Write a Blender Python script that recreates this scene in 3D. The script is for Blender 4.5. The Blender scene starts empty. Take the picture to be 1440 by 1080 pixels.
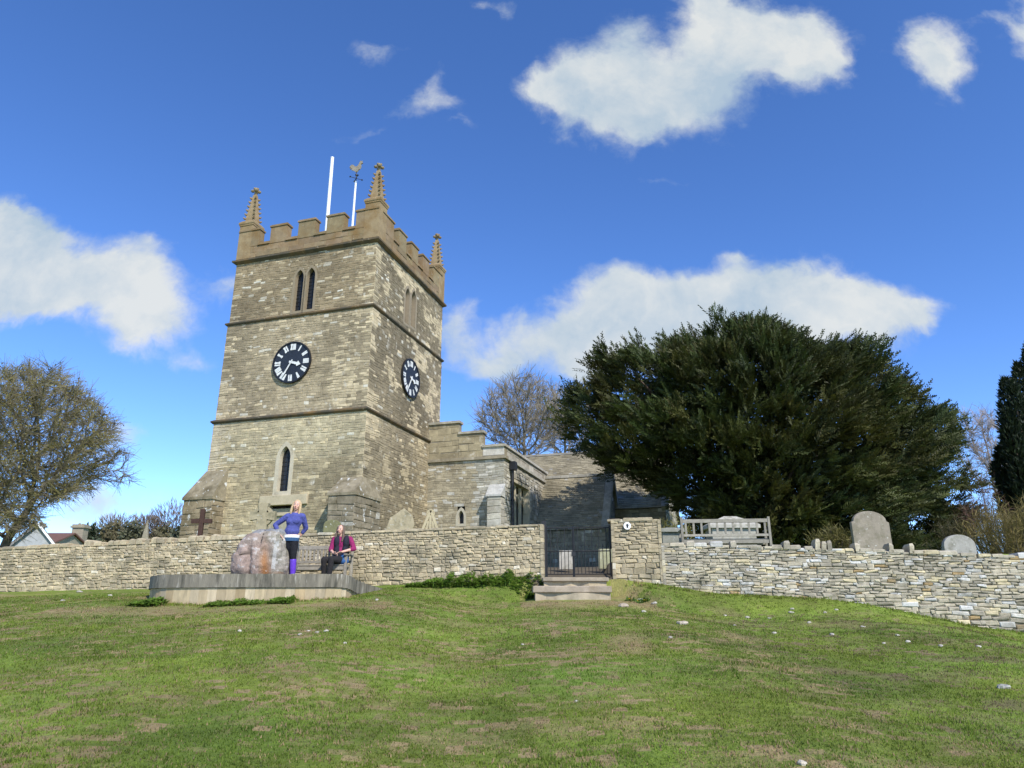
import bpy, bmesh, math, random
import numpy as np
from mathutils import Vector, Matrix, noise
from mathutils.kdtree import KDTree
R=random.Random(11)
S=bpy.context.scene
COL=S.collection
V=Vector
EYE=1.6; PITCH=.308; F=1000.0
CP,SP=math.cos(PITCH),math.sin(PITCH)
# ---------------------------------------------------------------- helpers
def ray(px,py):
    u=(px-720)/F; v=(540-py)/F
    return V((u,CP-v*SP,SP+v*CP))
def P(px,py,Y):
    d=ray(px,py); d=d*(Y/d.y); return V((d.x,d.y,d.z+EYE))
def RP(px,py,O,N):
    d=ray(px,py); c=V((0,0,EYE)); t=(O-c).dot(N)/d.dot(N); return c+d*t
def lerp(a,b,t): return a+(b-a)*t
def clamp(x,a=0.,b=1.): return max(a,min(b,x))
def sstep(a,b,x):
    t=clamp((x-a)/(b-a)); return t*t*(3-2*t)
def interp(x,pts):
    if x<=pts[0][0]: return pts[0][1]
    for (x0,y0),(x1,y1) in zip(pts,pts[1:]):
        if x<=x1: return y0+(y1-y0)*(x-x0)/(x1-x0)
    return pts[-1][1]
def nz(x,y,z=0.,s=1.): return noise.noise(V((x*s,y*s,z*s)))
def tag(o,label=None,cat=None,group=None,kind=None):
    if label: o['label']=label
    if cat: o['category']=cat
    if group: o['group']=group
    if kind: o['kind']=kind
    return o
def empty(name,loc,label=None,cat=None,group=None,rz=0):
    o=bpy.data.objects.new(name,None); COL.objects.link(o); o.location=loc; o.rotation_euler=(0,0,rz)
    o.empty_display_size=.2
    o['_w']=list(loc)
    return tag(o,label,cat,group)
def wl(o):
    w=V((0,0,0))
    while o is not None:
        w=w+o.location; o=o.parent
    return w
class MB:
    """collects geometry of ONE mesh; every face has a colour and a material slot"""
    def __init__(s): s.v=[]; s.f=[]; s.c=[]; s.m=[]; s.col=(.5,.5,.5); s.mi=0
    def face(s,idx,c=None):
        s.f.append(idx); s.c.append(c or s.col); s.m.append(s.mi)
    def add(s,verts,faces,c=None):
        b=len(s.v); s.v.extend([tuple(v) for v in verts])
        for f in faces: s.face(tuple(b+i for i in f),c)
    def hexa(s,p,c=None):
        s.add(p,[(0,3,2,1),(4,5,6,7),(0,1,5,4),(1,2,6,5),(2,3,7,6),(3,0,4,7)],c)
    def box(s,O,U,W,H,c=None):
        """O corner, three edge vectors"""
        O,U,W,H=V(O),V(U),V(W),V(H)
        if U.cross(W).dot(H)<0: U,W=W,U
        s.hexa([O,O+U,O+U+W,O+W,O+H,O+U+H,O+U+W+H,O+W+H],c)
    def cbox(s,c0,sx,sy,sz,rz=0,c=None):
        cx,cy,cz=c0; u=V((math.cos(rz),math.sin(rz),0)); w=V((-math.sin(rz),math.cos(rz),0))
        s.box(V(c0)-u*sx/2-w*sy/2-V((0,0,sz/2)),u*sx,w*sy,V((0,0,sz)),c)
    def bar(s,a,b,r,r2=None,n=6,c=None,cap=True,flat=1.0,hint=None):
        a,b=V(a),V(b); r2=r if r2 is None else r2
        d=(b-a); L=d.length
        if L<1e-6: return
        d/=L; h=V(hint) if hint else (V((0,0,1)) if abs(d.z)<.9 else V((1,0,0)))
        x=h-d*h.dot(d); x.normalize(); y=d.cross(x)
        vs=[]
        for p,rr in((a,r),(b,r2)):
            for k in range(n):
                t=2*math.pi*(k+.5)/n; vs.append(p+x*(math.cos(t)*rr)+y*(math.sin(t)*rr*flat))
        fs=[(k,(k+1)%n,n+(k+1)%n,n+k) for k in range(n)]
        if cap: fs+=[tuple(range(n-1,-1,-1)),tuple(range(n,2*n))]
        s.add(vs,fs,c)
    def lathe(s,c0,prof,n=12,c=None,axis=None):
        c0=V(c0); vs=[]
        for r,z in prof:
            for k in range(n):
                t=2*math.pi*k/n; vs.append(c0+V((r*math.cos(t),r*math.sin(t),z)))
        fs=[]
        for i in range(len(prof)-1):
            for k in range(n):
                fs.append((i*n+k,i*n+(k+1)%n,(i+1)*n+(k+1)%n,(i+1)*n+k))
        fs+=[tuple(range(n-1,-1,-1)),tuple(range((len(prof)-1)*n,len(prof)*n))]
        s.add(vs,fs,c)
    def ball(s,c0,rx,ry,rz,n=12,m=8,c=None,rot=None):
        vs=[];c0=V(c0)
        for i in range(m+1):
            ph=math.pi*i/m
            for k in range(n):
                t=2*math.pi*k/n
                p=V((rx*math.sin(ph)*math.cos(t),ry*math.sin(ph)*math.sin(t),-rz*math.cos(ph)))
                if rot: p=rot@p
                vs.append(c0+p)
        fs=[]
        for i in range(m):
            for k in range(n): fs.append((i*n+k,i*n+(k+1)%n,(i+1)*n+(k+1)%n,(i+1)*n+k))
        s.add(vs,fs,c)
    def prism(s,O,U,W,outline,N,d0,d1,c=None):
        """outline (u,v) in plane O,U,W extruded along N from d0 to d1"""
        O,U,W,N=V(O),V(U),V(W),V(N); n=len(outline)
        a=[O+U*u+W*v+N*d0 for u,v in outline]; b=[O+U*u+W*v+N*d1 for u,v in outline]
        s.add(a+b,[tuple(range(n-1,-1,-1)),tuple(range(n,2*n))]+[(k,(k+1)%n,n+(k+1)%n,n+k) for k in range(n)],c)
    def build(s,name,mats,parent=None,bevel=0,smooth=False,org=None):
        me=bpy.data.meshes.new(name)
        off=wl(parent) if parent is not None else V((0,0,0))
        if org is not None: off=V(org)
        me.from_pydata([(x-off.x,y-off.y,z-off.z) for x,y,z in s.v],[],s.f)
        if not isinstance(mats,(list,tuple)): mats=[mats]
        for m in mats: me.materials.append(m)
        at=me.attributes.new('col','FLOAT_COLOR','FACE')
        at.data.foreach_set('color',np.array([(a,b,c,1.) for a,b,c in s.c],np.float32).ravel())
        me.polygons.foreach_set('material_index',s.m)
        if smooth: me.polygons.foreach_set('use_smooth',[True]*len(s.f))
        me.update()
        if len(s.f)<60000:
            bm=bmesh.new(); bm.from_mesh(me); bmesh.ops.recalc_face_normals(bm,faces=bm.faces); bm.to_mesh(me); bm.free()
        o=bpy.data.objects.new(name,me); COL.objects.link(o)
        if parent is not None: o.parent=parent
        elif org is not None: o.location=org
        if bevel:
            b=o.modifiers.new('b','BEVEL'); b.width=bevel; b.segments=2; b.limit_method='ANGLE'; b.angle_limit=math.radians(40)
        return o
def np_mesh(name,verts,faces,cols,mat,parent=None,kind=None):
    """verts (n,3), faces (m,k) all same k, cols (m,3)"""
    verts=np.asarray(verts,np.float32); faces=np.asarray(faces,np.int32); k=faces.shape[1]
    if parent is not None: verts=verts-np.array(wl(parent),np.float32)
    me=bpy.data.meshes.new(name)
    me.vertices.add(len(verts)); me.vertices.foreach_set('co',verts.ravel())
    me.loops.add(faces.size); me.loops.foreach_set('vertex_index',faces.ravel())
    me.polygons.add(len(faces)); me.polygons.foreach_set('loop_start',np.arange(0,faces.size,k,dtype=np.int32))
    me.polygons.foreach_set('loop_total',np.full(len(faces),k,np.int32))
    at=me.attributes.new('col','FLOAT_COLOR','FACE')
    c=np.ones((len(faces),4),np.float32); c[:,:3]=cols; at.data.foreach_set('color',c.ravel())
    me.materials.append(mat); me.update(calc_edges=True); me.validate()
    o=bpy.data.objects.new(name,me); COL.objects.link(o)
    if parent is not None: o.parent=parent
    if kind: o['kind']=kind
    return o
# ---------------------------------------------------------------- materials
def nt(name):
    m=bpy.data.materials.new(name); m.use_nodes=True; t=m.node_tree
    b=t.nodes['Principled BSDF']; b.inputs['Specular IOR Level'].default_value=.25
    return m,t,b
def mat(name,color=None,rough=.85,var=.25,scale=6.,bump=.3,bscale=40.,bdist=.01,tint=None,tscale=2.,tthr=(.5,.65),spec=.25,tint2=None,t2scale=9.,t2thr=(.6,.7),metal=0.,translucent=0.,stretch=1.):
    """base colour (constant, or the 'col' attribute when None) x noise, optional patches of lichen / stain, bump"""
    m,t,b=nt(name); N,L=t.nodes,t.links
    b.inputs['Roughness'].default_value=rough; b.inputs['Specular IOR Level'].default_value=spec; b.inputs['Metallic'].default_value=metal
    tc=N.new('ShaderNodeTexCoord'); crd=tc.outputs['Object']
    if stretch!=1:
        mp=N.new('ShaderNodeMapping'); mp.inputs['Scale'].default_value=(1,1,stretch); L.new(crd,mp.inputs[0]); crd=mp.outputs[0]
    if color is None:
        a=N.new('ShaderNodeAttribute'); a.attribute_name='col'; src=a.outputs['Color']
    else:
        a=N.new('ShaderNodeRGB'); a.outputs[0].default_value=(*color,1); src=a.outputs[0]
    def noi(sc,det=6,ro=.6):
        n=N.new('ShaderNodeTexNoise'); n.inputs['Scale'].default_value=sc; n.inputs['Detail'].default_value=det; n.inputs['Roughness'].default_value=ro
        L.new(crd,n.inputs['Vector']); return n.outputs['Fac']
    def ramp(x,a0,a1,v0,v1):
        r=N.new('ShaderNodeMapRange'); r.inputs[1].default_value=a0; r.inputs[2].default_value=a1; r.inputs[3].default_value=v0; r.inputs[4].default_value=v1
        L.new(x,r.inputs[0]); return r.outputs[0]
    def mixc(f,a,bc):
        x=N.new('ShaderNodeMix'); x.data_type='RGBA'; L.new(f,x.inputs[0]); L.new(a,x.inputs[6]); x.inputs[7].default_value=(*bc,1); return x.outputs[2]
    if var:
        vm=N.new('ShaderNodeVectorMath'); vm.operation='SCALE'; L.new(src,vm.inputs[0]); L.new(ramp(noi(scale,8,.7),.25,.75,1-var,1+var),vm.inputs['Scale']); src=vm.outputs[0]
    if tint: src=mixc(ramp(noi(tscale,8,.65),*tthr,0,1),src,tint)
    if tint2: src=mixc(ramp(noi(t2scale,5,.6),*t2thr,0,1),src,tint2)
    L.new(src,b.inputs['Base Color'])
    if bump:
        bp=N.new('ShaderNodeBump'); bp.inputs['Strength'].default_value=bump; bp.inputs['Distance'].default_value=bdist
        L.new(noi(bscale,8,.65),bp.inputs['Height']); L.new(bp.outputs[0],b.inputs['Normal'])
    if translucent:
        tr=N.new('ShaderNodeBsdfTranslucent'); L.new(src,tr.inputs['Color']); ms=N.new('ShaderNodeMixShader'); ms.inputs[0].default_value=translucent
        L.new(b.outputs[0],ms.inputs[1]); L.new(tr.outputs[0],ms.inputs[2]); L.new(ms.outputs[0],N['Material Output'].inputs['Surface'])
    return m
M={}
M['stone']=mat('rubble stone',None,.92,.38,3.5,.7,26.,.02,tint=(.14,.11,.065),tscale=.8,tthr=(.54,.8),tint2=(.62,.57,.46),t2scale=3.2,t2thr=(.6,.78))
M['drystone']=mat('dry stone',None,.92,.4,7.,.7,35.,.015,tint=(.17,.15,.10),tscale=1.8,tthr=(.5,.75),tint2=(.56,.52,.43),t2scale=4.,t2thr=(.66,.75))
M['ashlar']=mat('lichened ashlar',None,.92,.25,4.,.5,25.,.012,tint=(.2,.12,.045),tscale=1.5,tthr=(.45,.7),tint2=(.4,.36,.28),t2scale=6.,t2thr=(.64,.75))
M['cap']=mat('lichened cap stone',None,.92,.3,5.,.6,25.,.015,tint=(.11,.09,.05),tscale=2.,tthr=(.45,.7),tint2=(.58,.57,.52),t2scale=4.5,t2thr=(.6,.68))
M['dress']=mat('dressed stone',None,.9,.2,5.,.4,30.,.01,tint=(.2,.17,.11),tscale=2.5,tthr=(.55,.75))
M['slate']=mat('stone slates',None,.92,.25,4.,.5,25.,.012,tint=(.12,.105,.07),tscale=1.,tthr=(.45,.75),tint2=(.3,.29,.24),t2scale=5.,t2thr=(.64,.75))
M['grave']=mat('weathered headstone',None,.9,.25,6.,.5,30.,.01,tint=(.13,.12,.07),tscale=4.,tthr=(.5,.75),tint2=(.48,.47,.42),t2scale=14.,t2thr=(.62,.7))
M['ground']=mat('turf ground',None,.95,.35,14.,.9,30.,.04,tint=(.05,.075,.015),tscale=24.,tthr=(.6,.75))
M['blade']=mat('grass blades',None,.75,.2,3.,0,translucent=.5)
M['leaf']=mat('foliage',None,.6,.2,3.,0,translucent=.22,spec=.3)
M['bark']=mat('bark',None,.95,.3,8.,.6,30.,.02)
M['wood']=mat('grey weathered wood',None,.88,.3,12.,.4,60.,.006)
M['iron']=mat('black painted iron',(.012,.012,.013),.5,.2,10.,.15,80.,.003,spec=.4)
M['rust']=mat('rusted iron',(.06,.033,.024),.85,.35,15.,.4,60.,.004)
M['white']=mat('white paint',(.8,.8,.78),.45,.06,4.,0)
M['numeral']=mat('weathered white',(.66,.66,.62),.6,.2,14.,.2,50.,.004)
M['dial']=mat('black dial',(.02,.026,.038),.6,.35,5.,.2,30.,.004)
M['glass']=mat('leaded glass',(.012,.014,.017),.25,.4,9.,.5,16.,.02,spec=.5)
M['step']=mat('worn step',None,.92,.25,5.,.5,25.,.012,tint=(.2,.15,.09),tscale=2.,tthr=(.5,.75))
M['streak']=mat('streaked coping',None,.92,.4,9.,.5,25.,.012,tint=(.07,.065,.05),tscale=7.,tthr=(.48,.68),tint2=(.36,.33,.27),t2scale=12.,t2thr=(.58,.68),stretch=.16)
M['streak2']=mat('streaked pale stone',None,.92,.3,9.,.5,25.,.012,tint=(.2,.165,.105),tscale=5.,tthr=(.55,.75),stretch=.22)
M['rough']=mat('plain stone',None,.92,.2,4.,.4,25.,.01)
M['rock']=mat('boulder',None,.85,.3,7.,1.,14.,.03,tint2=(.5,.47,.44),t2scale=9.,t2thr=(.63,.72))
M['tile']=mat('roof tiles',None,.9,.25,5.,.4,20.,.02)
M['skin']=mat('skin',(.62,.36,.26),.5,.06,20.,0,spec=.4)
M['cloth']=mat('cloth',None,.9,.12,18.,.35,60.,.006)
M['hair']=mat('hair',None,.55,.3,40.,.4,90.,.005,spec=.4)
M['boot']=mat('rubber boot',(.11,.035,.42),.35,.06,8.,0,spec=.5)
# ---------------------------------------------------------------- ground
WALLX=[(P(0,830,19.5).x-9,22.),(P(0,830,19.5).x,19.5),(P(570,822,17.8).x,17.8),(.75,17.2),(2.4,17.0),(P(1440,890,15.5).x,15.5),(20,13.9)]
def WY(x): return interp(x,WALLX)
_foot=[]
for px,py,Y in [(0,832,19.5),(200,829,18.9),(570,822,17.8),(700,818,17.35),(765,812,17.2),(865,813,17.),(1007,834,16.7),(1123,840,16.3),(1215,849,16.1),(1298,867,15.9),(1382,884,15.65),(1440,890,15.5)]:
    p=P(px,py,Y); _foot.append((p.x,p.z))
_foot=[(-26,_foot[0][1]-.1)]+_foot+[(18,.55)]
def FZ(x): return interp(x,_foot)
PLAT=[(212,14.9),(226,14.35),(330,14.05),(480,14.2)]
def platform_poly():
    pts=[]
    for px,Y in [(226,17.2),(214,16.2),(212,15.2),(226,14.5),(280,14.2),(345,14.08),(415,14.1),(480,14.3),(500,15.2),(525,16.3),(548,17.3)]:
        p=P(px,830,Y); pts.append((p.x,p.y))
    return pts
PP=platform_poly()
def inpoly(x,y,poly):
    c=False;n=len(poly)
    for i in range(n):
        x0,y0=poly[i];x1,y1=poly[i-1]
        if (y0>y)!=(y1>y) and x<(x1-x0)*(y-y0)/(y1-y0)+x0: c=not c
    return c
def yard(x,y): return EYE+1.2+.014*(y-18)
def GZ(x,y):
    w=WY(x); f=FZ(x); t=y/w
    if t<=1:
        tt=max(t,-1.5)
        dk=.42*sstep(-2.6,-.2,x)*(1-.45*sstep(3.5,7,x)); f=f-dk
        z=f*tt*(1.16-.16*tt) if tt>0 else f*1.16*tt
        io=sstep(-.35,.55,x)*sstep(3.3,2.4,x); bank=sstep(lerp(.9,.985,io),1,t)
        z+=dk*bank
        z+=.045*nz(x,y,0,.45)+.03*nz(x,y,3,1.3)
        z+=(.10*max(0,nz(x,y,9,.9))+.085*max(0,nz(x,y,19,2.4)))*sstep(2,6,x)*sstep(.55,.8,t)*(1-sstep(.93,1,t))   # tussocky bank on the right
        z*=1
        return z
    g=(0.75-.25)<x-.75+.5<2.6
    lo=f; hi=yard(x,min(y,70))
    if .6<x<2.55: hi_t=sstep(.2,6,y-w)
    else: hi_t=sstep(.25,.6,y-w)
    z=lerp(lo,hi,hi_t)
    if y>60: z+=5*sstep(75,150,y)
    return z+.03*nz(x,y,0,.6)
def brown(x,y):
    """0 lush grass .. 1 bare dry earth"""
    b=nz(x*.75,y,1,1.1)*.75+nz(x,y,5,2.6)*.55+nz(x,y,7,6.)*.3-.02
    b=sstep(-.02,.6,b)*.9
    b=.55*b; b=max(b,1.1*sstep(.0,.45,nz(x*.8,y*1.2,31,3.)*.4+nz(x,y*1.3,33,7.)*.6+.35*nz(x,y,35,.8)+.3*nz(x,y,37,15.)))
    d=1e9
    # worn path in front of the terrace and below the steps
    if -8.3<x<-2.2: b=max(b,(1.25-abs(y-13.15-.12*(x+5)**2*.12)*1.2)*(.75+.5*nz(x,y,2,2.)))
    if .2<x<3: b=max(b,1.05-abs(y-15.4)*.9+.5*nz(x,y,2,2.))
    if x>3: b=max(b,(.8-abs(y-(13.3-.2*(x-5)))*.75)*(.55+.9*nz(x,y,4,1.3)))
    if x>.5: b=max(b,sstep(.28,.6,nz(x*.8,y,14,1.3))*.75)
    w=WY(x)
    b*=1-.8*sstep(1.7,.5,w-y)*(0 if .2<x<3 else 1)
    return clamp(b*.9)
GREEN=V((.178,.238,.033)); DRY=V((.36,.25,.135)); DARK=V((.10,.075,.05))
def turf(x,y,r=0):
    b=brown(x,y); g=GREEN*(1+.35*nz(x,y,11,.5)+.25*nz(x,y,13,2.2)); g=V((g.x*(1.0+.13*nz(x,y,21,.8)),g.y,g.z))
    d=DRY*(1+.3*nz(x,y,17,1.5)) if x<3.5 else (DRY*.5+DARK*.5)*(1+.3*nz(x,y,17,1.5))
    return (g*(1-b)+d*b, b, g, d) if r else (g*(1-.8*b)+d*.8*b, b)
def axis(segs):
    out=[]
    for a,b,n in segs: out+=list(np.linspace(a,b,n,endpoint=False))
    return out+[segs[-1][1]]
xs=axis([(-600,-120,8),(-120,-40,10),(-40,-16,16),(-16,14,230),(14,40,20),(40,120,10),(120,600,8)])
ys=axis([(-60,2,10),(2,18.5,150),(18.5,24,22),(24,70,24),(70,170,16),(170,700,8)])
vv=[];cc=[]
for y in ys:
    for x in xs:
        vv.append((x,y,GZ(x,y)))
nx=len(xs); ff=[];fc=[]
for j in range(len(ys)-1):
    for i in range(nx-1):
        ff.append((j*nx+i,j*nx+i+1,(j+1)*nx+i+1,(j+1)*nx+i))
        x=(xs[i]+xs[i+1])/2;y=(ys[j]+ys[j+1])/2
        if .45<x<2.6 and 17<y<25: fc.append(tuple(V((.13,.105,.07))*(1+.3*nz(x,y,0,3.))))
        elif y<18.5 and abs(x)<17: fc.append(tuple(turf(x,y)[0]*.92))
        else: fc.append(tuple(GREEN*(1.0+.3*nz(x,y,0,.3))))
g=np_mesh('ground',vv,ff,np.array(fc),M['ground']); g['kind']='structure'
g.data.polygons.foreach_set('use_smooth',[True]*len(ff))
# grass blades
rng=np.random.default_rng(5)
gv=[];gc=[]
def blades():
    n=0
    while n<80000:
        # density falls with distance
        y=4.3+ (17.4-4.3)*R.random()**1.4
        hw=.76*(.953*y+.3)+.4
        x=R.uniform(-hw,hw)
        if y>WY(x)-.12 or inpoly(x,y,PP): continue
        if .3<x<2.6 and y>15.9: continue
        n+=1
        c,b,grn,dry=turf(x,y,1)
        if R.random()<b*.4: continue
        z=GZ(x,y)
        h=R.uniform(.009,.026)*(.75+.25*sstep(5,11,y))*(1-.35*b)*(1+1.1*max(0,nz(x,y,3,1.6)))*(1.9 if R.random()<.03 else 1)
        if WY(x)-y<.5: h*=2.2
        elif abs(y-14.0)<.22 and -7.3<x<-3.2: h*=2.4
        wd=.0042+.00035*y
        for k in range(5):
            a=R.uniform(0,6.283); ox=R.gauss(0,.03); oy=R.gauss(0,.03)
            ln=R.uniform(.3,1.1)*h; hh=h*R.uniform(.6,1.2)
            dx,dy=math.cos(a),math.sin(a)
            bx,by=x+ox,y+oy
            gv.append((bx-dy*wd,by+dx*wd,z-.008)); gv.append((bx+dy*wd,by-dx*wd,z-.008)); gv.append((bx+dx*ln,by+dy*ln,z+hh))
            s=R.uniform(.75,1.3)
            cc_=(dry if R.random()<.08+.85*b else grn)*s
            gc.append(tuple(cc_))
blades()
gf=np.arange(len(gv)).reshape(-1,3)
tag(np_mesh('grass',gv,gf,np.array(gc),M['blade']),'short worn turf growing over the sloping lawn','grass',kind='stuff')
# ---------------------------------------------------------------- masonry
def cuts(u0,u1,holes,va,vb):
    iv=[(u0,u1)]
    for h in holes:
        r=h(va,vb)
        if not r: continue
        a,b=r; o=[]
        for p,q in iv:
            if b<=p or a>=q: o.append((p,q)); continue
            if a-p>.02: o.append((p,a))
            if q-b>.02: o.append((b,q))
        iv=o
    return iv
def rect_hole(u0,u1,v0,v1):
    return lambda a,b:(u0,u1) if (b>v0+.01 and a<v1-.01) else None
def facing(mb,O,U,Vv,N,w,h,course=(.11,.2),length=(.2,.55),colf=None,holes=(),depth=(0,.022),bevel=.012,gap=.007,mortar=(.2,.175,.13),thick=.2,quoin=None,tilt=0.,mort=-.012,lean=0.,skip=None,vlimit=None,wob=.05):
    O,U,Vv,N=V(O),V(U),V(Vv),V(N)
    v=0
    while v<h-1e-4:
        ch=R.uniform(*course)
        if h-v-ch<course[0]*.6: ch=h-v
        lim=vlimit(v,v+ch) if vlimit else (0,w)
        if lim is None: v+=ch; continue
        for (a,b) in cuts(lim[0],lim[1],holes,v,v+ch):
            q=[O+U*a+Vv*v+N*mort,O+U*b+Vv*v+N*mort,O+U*b+Vv*(v+ch)+N*mort,O+U*a+Vv*(v+ch)+N*mort]
            mb.add(q,[(0,1,2,3)],mortar)
            u=a; first=True
            while u<b-1e-4:
                L=R.uniform(*length)*(1 if ch<sum(course)/2 else 1.25)
                isq=False
                if quoin and first and a<.01: L=R.uniform(*quoin); isq=True
                if b-u-L<length[0]*.7: L=b-u
                if quoin and b-u-L<1e-4 and abs(b-w)<.01: isq=True
                first=False
                e=min(u+L,b)
                jy=ch*.09*(tilt==0)
                u0,u1,v0,v1=u+gap*R.uniform(.4,1.5),e-gap*R.uniform(.4,1.5),v+gap*R.uniform(.4,1.5)+R.uniform(-jy,jy),v+ch-gap*R.uniform(.4,1.5)+R.uniform(-jy,jy)
                u=e
                if u1-u0<.02: continue
                if skip and skip((u0+u1)/2,(v0+v1)/2): continue
                d=R.uniform(*depth)
                c=colf((u0+u1)/2,(v0+v1)/2,isq) if colf else mb.col
                bv=min(bevel,(u1-u0)*.3,(v1-v0)*.3)
                j=lambda s=.3: R.uniform(-s,s)*bv
                def pt(uu,vv_,dd):
                    w_=wob*(noise.noise(V((uu*1.1+O.x*3,vv_*.8+O.y*3,.5)))+.5*noise.noise(V((uu*3.1+O.x,vv_*2,4.5)))) if wob else 0.
                    return O+U*uu+Vv*clamp(vv_+w_*min(1,vv_*3,(h-vv_)*3),0,h)+N*(dd+tilt*(1-(vv_-v)/ch))
                vs=[pt(u0,v0,mort-.004),pt(u1,v0,mort-.004),pt(u1,v1,mort-.004),pt(u0,v1,mort-.004)]
                vs+=[pt(u0+j(),v0+j(),d-bv*.8),pt(u1+j(),v0+j(),d-bv*.8),pt(u1+j(),v1+j(),d-bv*.8),pt(u0+j(),v1+j(),d-bv*.8)]
                vs+=[pt(u0+bv*(1+R.random()),v0+bv*(1+R.random()),d+j(.5)),pt(u1-bv*(1+R.random()),v0+bv*(1+R.random()),d+j(.5)),pt(u1-bv*(1+R.random()),v1-bv*(1+R.random()),d+j(.5)),pt(u0+bv*(1+R.random()),v1-bv*(1+R.random()),d+j(.5))]
                mb.add(vs,[(8,9,10,11)]+[(k,(k+1)%4,4+(k+1)%4,4+k) for k in range(4)]+[(4+k,4+(k+1)%4,8+(k+1)%4,8+k) for k in range(4)],c)
        v+=ch
def arch(uc,v0,v1,w,n=6):
    """pointed arch outline, counter-clockwise from bottom left"""
    r=w*1.15; vs=v1-math.sqrt(max(r*r-(r-w/2)**2,1e-6))
    if vs<v0: vs=v0
    pts=[(uc-w/2,v0),(uc+w/2,v0)]
    a1=math.acos((r-w/2)/r)
    for k in range(n+1):
        t=a1*k/n; pts.append((uc+w/2-r+r*math.cos(t),vs+r*math.sin(t)))
    for k in range(n-1,-1,-1):
        t=a1*k/n; pts.append((uc-w/2+r-r*math.cos(t),vs+r*math.sin(t)))
    return pts
def arch_hole(uc,v0,v1,w):
    r=w*1.15; vs=v1-math.sqrt(r*r-(r-w/2)**2)
    def f(a,b):
        if b<v0+.01 or a>v1-.03: return None
        hw=w/2
        m=(a+b)/2
        if m>vs:
            dz=min(m-vs,math.sqrt(r*r-(r-w/2)**2)); hw=math.sqrt(max(r*r-dz*dz,0))-(r-w/2)
        return (uc-hw+.02,uc+hw-.02) if hw>.06 else None
    return f
def lancet(O,U,N,uc,v0,v1,w,fw,parent,name='window',proud=.012,deep=.2,fc=(.36,.31,.22)):
    Z=V((0,0,1)); O,U,N=V(O),V(U),V(N)
    inn=arch(uc,v0,v1,w); out=arch(uc,v0-fw,v1+fw*1.3,w+2*fw)
    mb=MB(); n=len(inn)
    q=lambda p,d:O+U*p[0]+Z*p[1]+N*d
    mb.col=fc
    mb.add([q(p,proud) for p in out]+[q(p,proud) for p in inn],[(k,(k+1)%n,n+(k+1)%n,n+k) for k in range(n)])
    mb.add([q(p,proud) for p in inn]+[q(p,-deep) for p in inn],[(k,(k+1)%n,n+(k+1)%n,n+k) for k in range(n)])
    mb.add([q(p,proud) for p in out]+[q(p,-.05) for p in out],[(k,(k+1)%n,n+(k+1)%n,n+k) for k in range(n)])
    o=mb.build(name,M['dress'],parent)
    g=MB(); g.col=(.5,.5,.5); g.add([q(p,-deep+.02) for p in inn],[tuple(range(n))])
    g.build('pane',M['glass'],o)
    l=MB(); l.col=(.05,.05,.05)
    k=v0+.12
    while k<v1-.1:
        l.bar(O+U*(uc-w/2)+Z*k+N*(-deep+.03),O+U*(uc+w/2)+Z*k+N*(-deep+.03),.008,n=4); k+=.16
    l.bar(q((uc,v0),-deep+.03),q((uc,v1-.03),-deep+.03),.012,n=4)
    l.build('lead_bars',M['iron'],o)
    return o
# ---------------------------------------------------------------- church
YAW=.306; K=24/22
A=V((-math.cos(YAW),math.sin(YAW),0)); B=V((math.sin(YAW),math.cos(YAW),0))   # A: along west face to the north; B: along south face to the east
WN=-B; SN=-A; Z=V((0,0,1))
w1,w2=5.77*K,5.84*K
N0=V((-4.682*K,24.,0))                          # south-west corner of the tower
z0,z1,z2=12.253*K+EYE,9.808*K+EYE,6.19*K+EYE
ZB=yard(-6,25)-.3
church=empty('church',(N0.x+A.x*3+B.x*3,N0.y+3.,ZB),'old stone church with a square clock tower, battlements and pinnacles behind the wall','church')
def tower_col(face):
    def f(u,v,q):
        h=v+ZB; r=R.random()
        n1=nz(u,h,face*7,1.05); n2=nz(u,h,face*9+3,.45)
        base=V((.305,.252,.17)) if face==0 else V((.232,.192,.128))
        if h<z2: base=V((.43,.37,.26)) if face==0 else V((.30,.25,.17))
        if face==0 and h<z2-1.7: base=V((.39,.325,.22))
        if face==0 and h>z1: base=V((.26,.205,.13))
        c=base*(1+.38*n2)
        c=c*R.uniform(.91,1.09)
        p=.05
        if face==0:
            if h<z2: p=.14
            if z2<h<z1: p=.08+ (.6 if (u>5.0 and n1>.05) else 0)
            if z2+.3<h<z2+2.2 and 4.8<u<6.0-.12*(h-z2): p=max(p,.9 if n1>-.35 else .4)
            if h>z1 and u<5: p=.05
            if h>z1 and u>5.4: p=.3
        else:
            p=.07+(.85 if n1>.16 else 0)
            if h<z2-2.2: p=.12
        if r<p: c=c.lerp(V((.57,.475,.32)),R.uniform(.25,.95) if face==0 else R.uniform(.6,1.))*R.uniform(.93,1.08)
        elif R.random()<.035: c=c.lerp(V((.62,.59,.51)),R.uniform(.4,1.))
        elif R.random()<.08: c=c*.78
        if face==0 and h<z2: 
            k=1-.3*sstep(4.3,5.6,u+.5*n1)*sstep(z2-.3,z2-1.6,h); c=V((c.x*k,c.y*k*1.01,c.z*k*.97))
            if u<1.1 and q or (u<.7 and R.random()<.5): c=c.lerp(V((.52,.46,.35)),.6)
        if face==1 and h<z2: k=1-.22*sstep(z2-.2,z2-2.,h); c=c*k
        if q and R.random()<.4: c=c.lerp(V((.55,.46,.31)),.55)
        return (c.x*1.01,c.y*.985,c.z*.92)
    return f
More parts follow.
